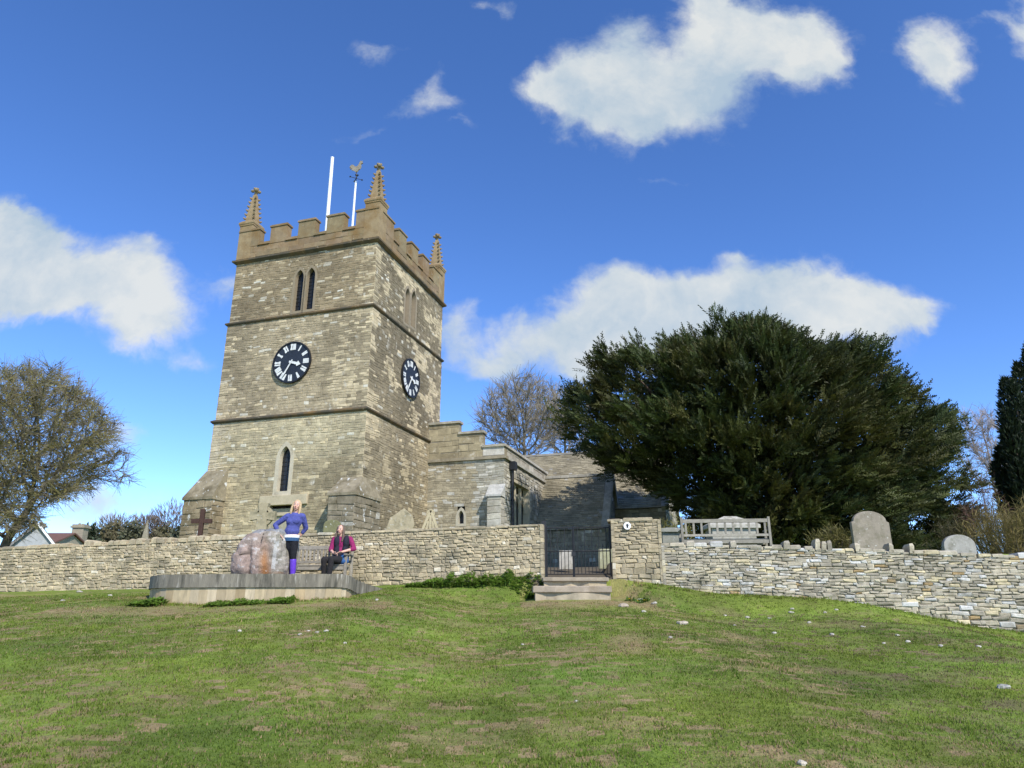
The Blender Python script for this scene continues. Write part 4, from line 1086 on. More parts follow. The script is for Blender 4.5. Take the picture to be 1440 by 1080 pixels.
def colonize(att,root,step,kill,infl,maxit=200,tip_r=.006,expo=2.3,bias=V((0,0,0))):
    att=np.array(att,float); nodes=[V(p) for p in root]; par=[-1]+list(range(len(root)-1))
    kids={}
    nd=np.full(len(att),1e9); ni=np.zeros(len(att),int)
    def upd(k):
        d=np.linalg.norm(att-np.array(nodes[k]),axis=1); m=d<nd; nd[m]=d[m]; ni[m]=k
    for k in range(len(nodes)): upd(k)
    for it in range(maxit):
        if len(att)==0: break
        ok=nd<infl
        if not ok.any(): break
        acc={}
        for a,k,d in zip(att[ok],ni[ok],nd[ok]):
            v=(V(a)-nodes[k])/max(d,1e-6); acc[k]=acc.get(k,V((0,0,0)))+v
        new=[]
        for k,v in acc.items():
            kids[k]=kids.get(k,0)+1
            if kids[k]>3: continue
            v=v.normalized()+bias+rnd_dir()*.18; v.normalize()
            nodes.append(nodes[k]+v*step); par.append(k); new.append(len(nodes)-1)
        for k in new: upd(k)
        keep=nd>kill; att,nd,ni=att[keep],nd[keep],ni[keep]
    n=len(nodes); rad=[0.]*n; ch=[0]*n
    for i in range(n-1,-1,-1):
        if rad[i]==0: rad[i]=tip_r
        else: rad[i]=rad[i]**(1/expo)
        if par[i]>=0: rad[par[i]]+=rad[i]**expo; ch[par[i]]+=1
    return nodes,par,rad,ch
def in_crown(att_n,test,box):
    o=[]
    while len(o)<att_n:
        p=V((R.uniform(box[0],box[1]),R.uniform(box[2],box[3]),R.uniform(box[4],box[5])))
        if test(p): o.append(p)
    return o
def twigs(nodes,par,rad,per,L,c,thr,w=.006,droop=0.,up=0.,wind=0.):
    vs=[];cs=[]
    for i,p in enumerate(par):
        if p<0 or rad[i]>thr: continue
        d0=(nodes[i]-nodes[p]).normalized()
        for k in range(per):
            d=(d0+rnd_dir()*.75+V((wind,0,up))).normalized(); b=nodes[p].lerp(nodes[i],R.random()); l=L*R.uniform(.5,1.3)
            e=b+d*l*.5; d2=(d+rnd_dir()*.4).normalized(); cc=tuple(V(c(b))*R.uniform(.75,1.25))
            for a,f,ww in((b,e,w),(e,e+d2*l*.6,w*.7)):
                s=(f-a).cross(V((R.gauss(0,.4),-1,R.gauss(0,.4)))).normalized()*ww
                vs+=[a-s,a+s,f+s*.6,f-s*.6]; cs.append(cc)
            for q in range(2):
                a=b.lerp(e,R.random()); f=a+(d+rnd_dir()*.9).normalized()*l*.4; s=(f-a).cross(V((R.gauss(0,.4),-1,R.gauss(0,.4)))).normalized()*w*.6
                vs+=[a-s,a+s,f+s*.6,f-s*.6]; cs.append(cc)
    return vs,cs
# big yew
def yew():
    Yc=27.; cxp=1075
    prof_l=[(432,20),(450,115),(477,178),(495,240),(543,275),(600,278),(625,215),(650,150),(690,95),(740,80),(775,80)]
    prof_r=[(432,20),(448,60),(465,105),(481,155),(528,200),(562,238),(590,262),(610,275),(642,275),(684,280),(713,275),(760,268)]
    base=P(cxp,760,Yc); gz_=yard(base.x,Yc)
    root=V((base.x+.3,Yc,gz_))
    def m_of(tab): return [(P(cxp,y,Yc).z,abs(P(cxp+r,y,Yc).x-P(cxp,y,Yc).x)) for y,r in tab][::-1]
    zbot=gz_+.4; sq=lambda t:[(zbot+(z-zbot)*.872,r*.93) for z,r in t]
    L,Rr=sq(m_of(prof_l)),sq(m_of(prof_r)); ztop=zbot+(P(cxp,430,Yc).z-zbot)*.872
    cx=base.x
    def rad(z,th):
        l,r=interp(z,L),interp(z,Rr); c=math.cos(th); rr=(l*(1-c)+r*(1+c))/2
        fr=.5*(l+r)*(.62 if math.sin(th)<0 else .6)
        rr=math.sqrt((rr*c)**2+(fr*math.sin(th))**2) if 1 else rr
        return rr
    y=empty('yew_tree',root,'huge dark green spreading yew tree behind the right-hand wall','tree')
    # trunk and limbs
    m=MB(); m.col=(.10,.07,.05)
    m.bar(root-Z*.3,root+Z*1.0,.75,.6,n=10); m.bar(root+Z*1.0,root+Z*2.4,.6,.5,n=10)
    for k in range(26):
        th=R.uniform(0,6.283); z=R.uniform(zbot+.8,ztop-1.5); r=rad(z,th)*.8; e=V((cx+r*math.cos(th),Yc+r*math.sin(th),z)); a=root+Z*R.uniform(1.,2.6)
        md=a.lerp(e,.5)+Z*R.uniform(-.3,.6); m.bar(a,md,.17,.11,n=6); m.bar(md,e,.11,.03,n=5)
    m.build('trunk',M['bark'],y)
    vs=[];cs=[]
    # clumps on the crown
    clumps=[]; nb=0
    while nb<400:
        z=zbot+(ztop-zbot)*R.random()**.85; th=R.uniform(0,6.283)
        if math.sin(th)>.35 and R.random()<.5: continue       # fewer on the far side
        r=rad(z,th)
        if R.random()>(r/8.)**.8+.15+.25*(math.cos(th)>.3 and z<zbot+4): continue
        fr=R.uniform(.84,1.02) if R.random()<.72 else R.uniform(.5,.84)
        r*=fr*(1+.09*nz(math.cos(th)*3,math.sin(th)*3,z*.5+2)); nb+=1
        c0=V((cx+r*math.cos(th),Yc+r*math.sin(th),z)); out=V((math.cos(th),math.sin(th),0)); tg=V((-out.y,out.x,0)); tn=R.uniform(.7,1.3); yl=R.uniform(.85,1.3); sp=R.uniform(.7,1.25)
        for q in range(R.randint(4,8)):
            a=R.gauss(0,.5)*sp
            clumps.append((c0+tg*a+out*(R.gauss(-.05,.3)-abs(a)*.25)+Z*(R.gauss(0,.17)-abs(a)*.18),th,fr,tn,yl))
    for p,th,fr,tn,yl in clumps:
        out=V((math.cos(th),math.sin(th),0)); hz=clamp((p.z-zbot)/(ztop-zbot))
        axis_=(out*(1.1-.4*hz)+Z*(.22+.6*hz)+V((.25*(p.x>cx),0,0))+rnd_dir()*.35).normalized()
        tone=V((.043,.053,.012))*R.uniform(.85,1.15)*tn; tone=V((tone.x*yl,tone.y,tone.z))
        size=R.uniform(.55,1.0)
        for k in range(13):
            d=(axis_+rnd_dir()*.5).normalized(); s0=p+rnd_dir()*R.uniform(0,.45)*size; Ls=R.uniform(.45,.95)*size
            c0=tone*R.uniform(.75,1.3); flat=rnd_dir()
            nl=17
            for q in range(nl):
                t=(q+.5)/nl; b=s0+d*Ls*t; sd=d.cross(flat).normalized()*(1 if q%2 else -1)
                ld=(d*.75+sd*.8+Z*.12+rnd_dir()*.3).normalized(); LL=.165*(1.2-.7*t)*size*R.uniform(.8,1.3)
                leafquad(vs,cs,b,ld,LL,.042,tuple(c0*R.uniform(.8,1.25)),flat)
            leafquad(vs,cs,s0+d*Ls*.7,d,.3*size,.05,tuple(c0*1.25),flat)
    for k in range(66000):
        z=zbot+(ztop-zbot)*R.random(); th=R.uniform(0,6.283)
        if R.random()>(rad(z,th)/8.)**1.2+.08+.2*(math.cos(th)>.3 and z<zbot+4): continue
        r=rad(z,th)*R.uniform(.3,.84)*(1-.12*sstep(.7,1,(z-zbot)/(ztop-zbot)))
        leafquad(vs,cs,V((cx+r*math.cos(th),Yc+r*math.sin(th),z)),rnd_dir(),R.uniform(.2,.4),R.uniform(.05,.11),tuple(V((.036,.046,.013))*R.uniform(.6,1.3)))
    leafmesh('crown',vs,cs,M['leaf'],y)
yew()
# columnar dark yew at the right edge
def irish():
    Y=25.; b=P(1445,745,Y); gz_=yard(b.x,Y)
    t=empty('columnar_yew',V((b.x,Y,gz_)),'dark upright columnar yew at the right edge of the churchyard','tree')
    vs=[];cs=[]; m=MB(); m.col=(.09,.07,.05)
    for px,pt,w in ((1408,540,.36),(1421,524,.38),(1434,505,.42),(1447,480,.5),(1462,500,.5),(1480,530,.45),(1400,580,.3),(1415,620,.4),(1440,600,.5),(1428,640,.45)):
        top=P(px,pt,Y); x0=b.x+(top.x-b.x)*.75; yo=R.uniform(-.55,.4)
        m.bar(V((b.x,Y,gz_)),V((x0,Y+yo,lerp(gz_,top.z,.6))),.13,.05,n=6); m.bar(V((x0,Y+yo,lerp(gz_,top.z,.6))),V((top.x,Y+yo,top.z-.2)),.05,.01,n=5)
        for k in range(1500):
            f=R.random()**.8; z=lerp(gz_+.5,top.z,f); r=w*(1.15 if f<.8 else (1-f)/.2*1.15+.04)*R.uniform(.55,1.)
            th=R.uniform(0,6.283); cx=lerp(x0,top.x,f); p=V((cx+r*math.cos(th),Y+yo+r*math.sin(th),z-.15))
            d=(V((math.cos(th),math.sin(th),0))*.5+Z*1.0+rnd_dir()*.3).normalized(); c=V((.018,.028,.011))*R.uniform(.6,1.4)
            for q in range(3): leafquad(vs,cs,p+rnd_dir()*.05,(d+rnd_dir()*.5).normalized(),R.uniform(.14,.26),.05,tuple(c*R.uniform(.8,1.2)))
    m.build('trunk',M['bark'],t); leafmesh('crown',vs,cs,M['leaf'],t)
irish()
# windswept bare tree on the left
def hawthorn():
    Y=24.; b=P(2,772,Y); gz_=yard(b.x,Y)
    t=empty('windswept_tree',V((b.x,Y,gz_)),'leaning windswept olive-twigged tree on the left behind the wall','tree')
    up=[(-160,560),(-100,520),(-40,505),(40,503),(95,515),(130,545),(160,580),(185,625),(203,655)]
    dn=[(-160,740),(-40,750),(20,752),(45,742),(70,718),(100,700),(140,693),(175,680),(203,660)]
    def test(p):
        k=p.y/(.953*p.y+.303*(p.z-EYE)); px=720+F*p.x/(.953*p.y+.303*(p.z-EYE)); py=540-F*((p.z-EYE)*CP-p.y*SP)/(p.y*CP+(p.z-EYE)*SP)
        if not(-150<px<203): return False
        lo,hi=interp(px,up),interp(px,dn)
        lo+=26*nz(p.x,p.y,p.z,.8)+14; hi-=22*nz(p.x,p.y,p.z+9,.9)+4
        if not lo<py<hi or nz(p.x,p.y*.6,p.z,.75)>.38: return False
        wx=1-((px-20)/190)**2; 
        return abs(p.y-Y)<3.2*math.sqrt(max(.05,wx))
    x0,x1=P(-150,600,Y).x,P(205,600,Y).x
    att=in_crown(3300,test,(x0,x1,Y-3.2,Y+3.2,gz_+.6,gz_+9.5))
    root=[V((b.x-.1,Y,gz_-.2)),V((b.x+.02,Y,gz_+.5)),V((b.x+.15,Y,gz_+1.0)),V((b.x+.4,Y,gz_+1.5)),V((b.x+.6,Y,gz_+1.9))]
    nodes,par,rad,ch=colonize(att,root,.2,.27,4.,200,tip_r=.008,expo=2.35,bias=V((.12,0,.02)))
    m=MB(); branch_mesh(m,nodes,par,rad,5,c=(.10,.085,.06)); m.build('trunk',M['bark'],t)
    def tc(p): 
        return (.135,.112,.07) if R.random()<.5 else (.15,.132,.05)
    vs,cs=twigs(nodes,par,rad,5,.55,tc,.03,w=.0085,wind=.35)
    # lichen-green buds and small leaves
    for i,p in enumerate(par):
        if p<0 or rad[i]>.03 or R.random()<.45: continue
        h=nodes[i].z-gz_
        for q in range(3):
            leafquad(vs,cs,nodes[i]+rnd_dir()*.3,rnd_dir(),.09,.055,tuple(V((.2,.17,.05))*R.uniform(.6,1.3)))
    leafmesh('twigs',vs,cs,M['bark'],t)
hawthorn()
# bare trees behind the nave and at far right
def bare(px,ptop,pbot,wpx,Y,label,n=650,c=(.17,.145,.105),name='bare_tree',group=None):
    tp=P(px,ptop,Y); gz_=yard(tp.x,Y); H=tp.z-gz_; Rw=wpx/2/F*(.953*Y+4); zc=P(px,pbot,Y).z
    t=empty(name,V((tp.x,Y,gz_)),label,'tree',group)
    def test(p):
        f=(p.z-zc)/(tp.z-zc)
        if not 0<f<1: return False
        r=Rw*(math.sqrt(max(0,1-max(0,(f-.35)/.65)**2)) if f>.35 else .45+.55*f/.35)
        return math.hypot(p.x-tp.x,p.y-Y)<r*(1+.15*nz(p.x,p.y,p.z,.6))
    att=in_crown(n,test,(tp.x-Rw,tp.x+Rw,Y-Rw,Y+Rw,zc,tp.z))
    root=[V((tp.x,Y,gz_-.2))]+[V((tp.x+R.uniform(-.1,.1),Y,gz_+k)) for k in np.arange(.8,max(1.,zc-gz_+.3),.8)]
    nodes,par,rad,ch=colonize(att,root,.42,.6,9.,140,tip_r=.016,expo=2.2,bias=V((0,0,.12)))
    m=MB(); branch_mesh(m,nodes,par,rad,4,c=c); m.build('trunk',M['bark'],t)
    vs,cs=twigs(nodes,par,rad,5,1.,lambda p:tuple(V(c)*1.15),.05,w=.016,up=.35); leafmesh('twigs',vs,cs,M['bark'],t)
bare(735,530,640,140,46,'taller bare tree rising behind the aisle parapet, beside the tower',2000)
bare(792,545,640,95,50,'bare tree behind the transept roof, half hidden by the yew',1000)
bare(1378,575,690,90,55,'pale bare tree in the gap between the two yews',900,c=(.22,.18,.16))
# shrubs
def shrub(px,ptop,Y,wpx,label,c,n=2200,L=.16,w=.03,name='shrub',twig=True,up=.7):
    tp=P(px,ptop,Y); gz_=yard(tp.x,Y)-.05; H=tp.z-gz_; Rw=wpx/2/F*(.953*Y+.6); b=V((tp.x,Y,gz_))
    t=empty(name,b,label,'shrub'); m=MB(); m.col=(.11,.09,.06); vs=[];cs=[]
    for k in range(34):
        th=R.uniform(0,6.283); r=R.random()**.6*Rw*.9; e=b+V((r*math.cos(th),r*math.sin(th)*.8,H*R.uniform(.55,.98)*math.sqrt(max(.1,1-(r/Rw)**2*.7)))); a=b+V((r*.3*math.cos(th),r*.3*math.sin(th),0))
        md=a.lerp(e,.5)+rnd_dir()*.1; m.bar(a,md,.02,.012,n=4); m.bar(md,e,.012,.004,n=3)
        for q in range(n//34):
            f=R.random()**.6; p=(a.lerp(md,f*2) if f<.5 else md.lerp(e,f*2-1))+rnd_dir()*R.uniform(0,.22)
            leafquad(vs,cs,p,(rnd_dir()+Z*up).normalized(),L*R.uniform(.6,1.4),w,tuple(V(c)*R.uniform(.6,1.4)))
    m.build('stem',M['bark'],t); leafmesh('foliage',vs,cs,M['leaf'],t)
shrub(1372,655,24,90,'reddish brown bare shrub in the gap left of the columnar yew',(.16,.085,.06),2600,.25,.012)
shrub(1410,700,21,150,'straw-olive twiggy bush at the right end of the wall',(.20,.155,.05),5200,.28,.014)
shrub(1335,725,22,80,'dark brown low bush beneath the right side of the yew',(.085,.075,.03),2200,.2,.016)
shrub(1165,735,19.8,80,'olive bush between the garden bench and the tall headstone',(.13,.115,.03),2600,.2,.018)
shrub(945,722,21.5,70,'yellow-green bush beside the gate pier under the yew',(.15,.14,.035),2600,.16,.03)
# weeds along the wall foot and terrace
def weeds(px0,px1,pb,hpx,Y,label,n=520,c=(.17,.27,.04)):
    a,b_=P(px0,pb,Y),P(px1,pb,Y); cx=(a.x+b_.x)/2; vs=[];cs=[]
    for k in range(n):
        x=lerp(a.x,b_.x,R.random()); f=(x-a.x)/(b_.x-a.x); y=Y+R.uniform(-.28,.3); z=GZ(x,y)
        env=(1-abs(2*f-1)**4)*max(.15,.55+1.1*nz(x,0,5,2.2)+.5*nz(x,0,8,6.))*hpx/F*Y
        hh=env*R.random()**.6; p=V((x,y,z+hh)); cc=V(c)*R.uniform(.6,1.5)
        for q in range(5):
            t=R.uniform(0,6.283); d=V((math.cos(t),math.sin(t),R.uniform(-.3,.6))).normalized(); leafquad(vs,cs,p,d,R.uniform(.05,.10),R.uniform(.03,.05),tuple(cc*R.uniform(.8,1.2)),V((0,0,1)))
        if k%3==0: leafquad(vs,cs,V((x,y,z)),V((R.gauss(0,.1),R.gauss(0,.1),1)).normalized(),hh+.05,.012,tuple(cc))
    o=leafmesh('weed_patch',vs,cs,M['blade']); return tag(o,label,'weeds')
weeds(570,765,822,19,17.05,'long bright green nettle patch at the wall foot left of the gate',1500)
weeds(186,228,857,11,14.0,'leafy weed clump at the left end of the terrace',300)
weeds(290,372,857,8,13.85,'low weeds along the middle of the terrace foot',350)
weeds(380,412,857,11,13.85,'leafy weed clump under the terrace front, below the standing woman',300)
# primroses on the bank
for i,(px,py,Y) in enumerate([(884,832,16.),(897,836,15.8),(907,833,16.)]):
    c=P(px,py,Y); c.z=GZ(c.x,c.y); vs=[];cs=[]
    for k in range(30): leafquad(vs,cs,c+V((R.uniform(-.07,.07),R.uniform(-.05,.05),.01)),(rnd_dir()+Z*.5).normalized(),.11,.045,tuple(V((.07,.13,.02))*R.uniform(.7,1.3)))
    for k in range(14):
        p=c+V((R.uniform(-.035,.035),R.uniform(-.03,.03),R.uniform(.03,.055)))
        for q in range(5): leafquad(vs,cs,p,V((math.cos(q*1.257),math.sin(q*1.257)-.3,.5)).normalized(),.022,.018,(.75,.62,.05))
    o=leafmesh('primrose',vs,cs,M['leaf']); tag(o,'small clump of yellow primroses on the grass bank right of the steps','flower',group='yellow primroses by the steps')
# loose stones on the lawn
def stone_at(px,py,wpx,label,group=None,c=(.45,.41,.34)):
    # intersect the view ray with the lawn
    d=ray(px,py); lo,hi=3.,19.
    for k in range(60):
        md=(lo+hi)/2; q=d*(md/d.y)
        if q.z+EYE>GZ(q.x,md): lo=md
        else: hi=md
    q=d*(lo/d.y); p=V((q.x,lo,GZ(q.x,lo))); r=wpx/2/F*(.953*lo)
    bm=MB(); c=tuple(V(c)*R.uniform(.8,1.15)); vs=[];n=8
    sx,sy,sz=r,r*R.uniform(.6,.9),r*R.uniform(.4,.6); ph=R.random()*9
    bm.ball(p+Z*sz*.35,sx,sy,sz,9,6,c)
    bm.v=[(x+.3*r*nz(x*9/r*.1,y*9/r*.1,z*9/r*.1+ph),y+.3*r*nz(x/r,y/r,z/r+3+ph),z+.25*r*nz(x/r,y/r,z/r+7+ph)) for x,y,z in bm.v]
    o=bm.build('stone',M['rock'],None,org=p); tag(o,label,'stone',group)
GRP='small pale stones scattered on the lawn'; LB='small pale limestone lump lying loose on the lawn'
stone_at(959,878,17,'largest flat pale stone on the lawn, below the pier and bank',c=(.5,.42,.32))
stone_at(1411,968,17,'flat grey stone on the lawn near the right edge',c=(.3,.29,.25))
stone_at(1128,1075,14,'pale stone in the grass at the very bottom of the lawn',c=(.5,.44,.34))
stone_at(877,853,15,'broad brownish stone in the worn grass just right of the steps',c=(.42,.34,.25))
for px,py,w in [(1051,869,7),(1082,870,6),(1089,891,7),(1113,862,8),(1114,857,6),(1138,876,6),(1170,893,7),(1214,882,7),(1262,894,6),(1277,903,7),(1323,909,7),(1376,910,7),(1425,904,6),(1433,905,6),(900,846,11),(920,849,10),(905,861,9),(943,897,6),(735,907,5),(811,987,6),(337,888,6),(422,893,7),(434,888,6),(446,890,7),(458,888,8),(112,833,9),(88,845,7),(155,838,7),(485,905,5),(530,844,6),(1176,858,6),(1020,866,5),(1033,880,5),(1160,862,6),(1243,905,6)]:
    stone_at(px,py,w,LB,GRP)
# pale debris stones at the wall foot
# ---------------------------------------------------------------- distant houses and trees at left
def house(base,rz,Lx,Ly,hw,hr,wallc,roofc,label,barge=True,mtile='tile',chim=None):
    h=empty('house',base,label,'house'); b=V(base); u=V((math.cos(rz),math.sin(rz),0)); f=V((-math.sin(rz),math.cos(rz),0))
    m=MB(); m.col=wallc; o=b-u*Lx/2-f*Ly/2
    m.prism(o,u,Z,[(0,0),(Lx,0),(Lx,hw),(Lx/2,hw+hr-.05),(0,hw)],f,0,Ly); m.build('wall',M['rough'],h)
    m=MB(); m.col=roofc
    for s in(-1,1):
        e=b+u*(s*Lx/2)+Z*hw-f*(Ly/2+.25); r=b+Z*(hw+hr)-f*(Ly/2+.25); dv=(e-r).normalized(); nn=V((s*(hr),0,Lx/2)).normalized(); nn=(u*(s*hr)+Z*(Lx/2)).normalized()
        m.box(r-nn*.02,dv*((e-r).length+.35),f*(Ly+.5),nn*.14)
    m.build('roof',M[mtile],h)
    if barge:
        for s in(-1,1):
            m=MB(); e=b+u*(s*Lx/2)+Z*hw-f*(Ly/2+.3); r=b+Z*(hw+hr)-f*(Ly/2+.3); dv=(e-r).normalized(); nn=(u*(s*hr)+Z*(Lx/2)).normalized()
            m.col=(.2,.19,.18); m.box(r-nn*.09,dv*((e-r).length+.4),f*.045,nn*.15); m.build('bargeboard',M['white'] if s>0 else M['rough'],h)
    if chim:
        for cu,cf,w,hh in chim:
            m=MB(); m.col=(.28,.24,.17); c=b+u*cu+f*cf; m.cbox(c+Z*(hw+hr*.4+hh/2),w,w*.8,hh+hr*.6); t=hw+hr*.4+hh+hr*.3
            m.cbox(c+Z*(t+.08),w*1.25,w*1.05,.2); m.cbox(c+Z*(t+.26),w*1.05,w*.9,.16); m.build('chimney',M['rough'],h,bevel=.01)
            for s in(-1,1):
                m=MB(); m.col=(.27,.23,.16); m.lathe(c+u*(s*w*.25)+Z*(t+.34),[(.12,0),(.12,.08),(.1,.13)],10); m.build('chimney_pot',M['tile'],h)
    # windows on the near gable
    for s in(-.25,.25):
        m=MB(); m.cbox(b+u*(Lx*s)-f*(Ly/2+.02)+Z*(hw*.6),.9,.06,1.1); w=m.build('window',M['white'],h); m=MB(); m.cbox(b+u*(Lx*s)-f*(Ly/2+.055)+Z*(hw*.6),.74,.03,.94); m.build('pane',M['glass'],w)
Y=55.; ap=P(8,735,Y); er=P(22,763,Y); hb=GZ(ap.x,Y)
half=abs(er.x-ap.x)*1.45; hr=ap.z-er.z+.4
house((ap.x,Y+4,hb-.2),.55,half*2.1,8.,er.z-hb-.2,hr,(.33,.34,.34),(.13,.115,.095),'grey gabled house with a white bargeboard under the left tree',chim=[(-.2,2.5,.9,.9)])
Y=68.; a0=P(30,748,Y); a1=P(76,748,Y); hb=GZ(a0.x,Y); 
house(((a0.x+a1.x)/2,Y+3,hb-.2),math.pi/2,7.,a1.x-a0.x,P(80,764,Y).z-hb,a0.z-P(80,764,Y).z+.3,(.32,.28,.2),(.15,.08,.06),'cottage with a red-brown tiled roof and a broad stone chimney',barge=False,chim=[(2.0,-(a1.x-a0.x)/2+.55,1.15,1.2)])
def fartree(px,ptop,wpx,Y,label,c,ever=False):
    tp=P(px,ptop,Y); gz_=GZ(tp.x,Y); H=tp.z-gz_; Rw=wpx/2/F*(.953*Y+2); b=V((tp.x,Y,gz_)); t=empty('distant_tree',b,label,'tree',None)
    m=MB(); m.col=(.12,.1,.08); m.bar(b-Z*.5,b+Z*H*.45,.3,.2,n=6)
    for k in range(10):
        th=R.uniform(0,6.283); m.bar(b+Z*H*R.uniform(.2,.45),b+V((Rw*.7*math.cos(th),Rw*.7*math.sin(th),H*R.uniform(.5,.9))),.12,.03,n=4)
    m.build('trunk',M['bark'],t); vs=[];cs=[]
    n=2600
    for k in range(n):
        d=rnd_dir(); r=R.random()**.4; lump=1+.22*nz(d.x*2,d.y*2,d.z*2+px)
        zc=H*.56; p=b+V((d.x*Rw*r*lump,d.y*Rw*r*lump,zc+d.z*H*.44*r*lump)); cc=V(c)*R.uniform(.6,1.4)
        if ever: leafquad(vs,cs,p,rnd_dir(),.7,.3,tuple(cc))
        else: leafquad(vs,cs,p,(d+Z*.6+rnd_dir()*.5).normalized(),1.3,.10,tuple(cc))
    leafmesh('crown',vs,cs,M['leaf'] if ever else M['bark'],t)
for a in [(131,739,26,95,'dark evergreen just right of the broad chimney',(.055,.068,.035),True),(160,733,46,105,'olive rounded distant tree right of the dark evergreen',(.14,.12,.06),True),
          (190,734,38,98,'dark green distant tree behind the small pointed gravestone',(.10,.10,.055),True),(212,724,52,125,'purplish-brown bare crown on the skyline, lower of two',(.15,.115,.09),False),
          (250,708,74,128,'tallest purplish-brown bare crown on the skyline left of the tower',(.155,.12,.095),False),(232,738,40,100,'olive-green distant tree below the skyline crowns',(.13,.115,.06),True),(170,724,62,132,'low brown bare crown on the skyline above the olive tree',(.17,.135,.105),False),
          (262,736,40,96,'dark distant tree beside the left tower buttress',(.075,.08,.045),True),(290,716,60,130,'bare crown on the skyline directly behind the tower edge',(.15,.12,.1),False)]: fartree(*a)
# ---------------------------------------------------------------- people
def remesh(o,vox,sm=4):
    r=o.modifiers.new('r','REMESH'); r.mode='VOXEL'; r.voxel_size=vox; r.use_smooth_shade=True
    s=o.modifiers.new('s','SMOOTH'); s.factor=.5; s.iterations=sm
class FIG:
    def __init__(s,name,loc,rz,label):
        s.root=empty(name,loc,label,'person',rz=rz); s.b=MB()
    def part(s,mb,name,mat_,parent=None,vox=.012,sm=4,c=None,rm=True):
        if c: mb.c=[c]*len(mb.f)
        me_parent=parent or s.root
        w=wl(s.root); mb.v=[(x+w.x,y+w.y,z+w.z) for x,y,z in mb.v]
        o=mb.build(name,mat_,me_parent)
        if rm:
            remesh(o,vox,sm)
            o.data.attributes.remove(o.data.attributes['col']) if False else None
        return o
def limb(mb,pts,n=12):
    for (a,ra),(b,rb) in zip(pts,pts[1:]):
        mb.bar(a,b,ra,rb,n=n); 
    for p,r in pts: mb.ball(p,r*.99,r*.99,r*.99,n,8)
def hand(mb,w,d,palm,side,L=.085,curl=.5):
    """w wrist, d pointing direction, palm normal, side: towards the thumb"""
    w,d,palm,side=V(w),V(d).normalized(),V(palm).normalized(),V(side).normalized()
    kn=w+d*L
    mb.bar(w,kn,.026,.034,n=10,flat=.55,hint=side); mb.ball(w.lerp(kn,.6),.034,.034,.018,10,6,rot=Matrix((side,d,palm)).transposed())
    for i,l in enumerate((.068,.078,.072,.056)):
        a=kn+side*(.027-.018*i)-d*.006; dd=(d+palm*curl*.4).normalized(); m1=a+dd*l*.5; d2=(d*(1-curl*.5)+palm*curl).normalized(); m2=m1+d2*l*.32; d3=(d*(1-curl)+palm*curl*1.3).normalized(); m3=m2+d3*l*.26
        limb(mb,[(a,.0095),(m1,.0088),(m2,.008),(m3,.007)],7)
    a=w+d*.025+side*.024; m1=a+(d*.6+side*.8).normalized()*.036; m2=m1+(d*.9+side*.3+palm*.3).normalized()*.03; limb(mb,[(a,.013),(m1,.0105),(m2,.009)],7)
def head(mb,c,tilt=0,turn=0):
    """skull, jaw, nose, ears; c = centre of head, faces -Y turned by turn"""
    c=V(c); Rm=Matrix.Rotation(turn,3,'Z')@Matrix.Rotation(tilt,3,'Y')
    q=lambda x,y,z:c+Rm@V((x,y,z))
    mb.ball(q(0,.012,.02),.072,.088,.095,16,12,rot=Rm); mb.ball(q(0,-.028,-.045),.052,.056,.066,14,10,rot=Rm)
    mb.ball(q(0,-.058,-.088),.024,.02,.02,8,6,rot=Rm)
    mb.bar(q(0,-.078,.015),q(0,-.105,-.028),.009,.015,n=7); mb.ball(q(0,-.1,-.03),.016,.014,.012,8,6)
    for s in(-1,1): mb.ball(q(s*.073,.012,-.015),.01,.02,.032,8,6,rot=Rm); mb.ball(q(s*.038,-.06,-.02),.024,.02,.022,8,6,rot=Rm)
    return q,Rm
def face_parts(fig,q,body):
    for s in(-1,1):
        m=MB(); m.ball(q(s*.031,-.078,.008),.012,.008,.008,10,6); fig.part(m,'eye',M['white'],body,rm=False)
        m=MB(); m.ball(q(s*.031,-.0855,.008),.0055,.003,.006,8,5); fig.part(m,'iris',M['dial'],body,rm=False)
        m=MB(); m.bar(q(s*.018,-.088,.028),q(s*.046,-.076,.028),.005,.003,n=5); m.c=[(.2,.14,.08)]*len(m.f); fig.part(m,'eyebrow',M['hair'],body,rm=False)
    m=MB(); m.ball(q(0,-.089,-.062),.024,.01,.008,10,6); m.c=[(.45,.16,.14)]*len(m.f); fig.part(m,'mouth',M['cloth'],body,rm=False)
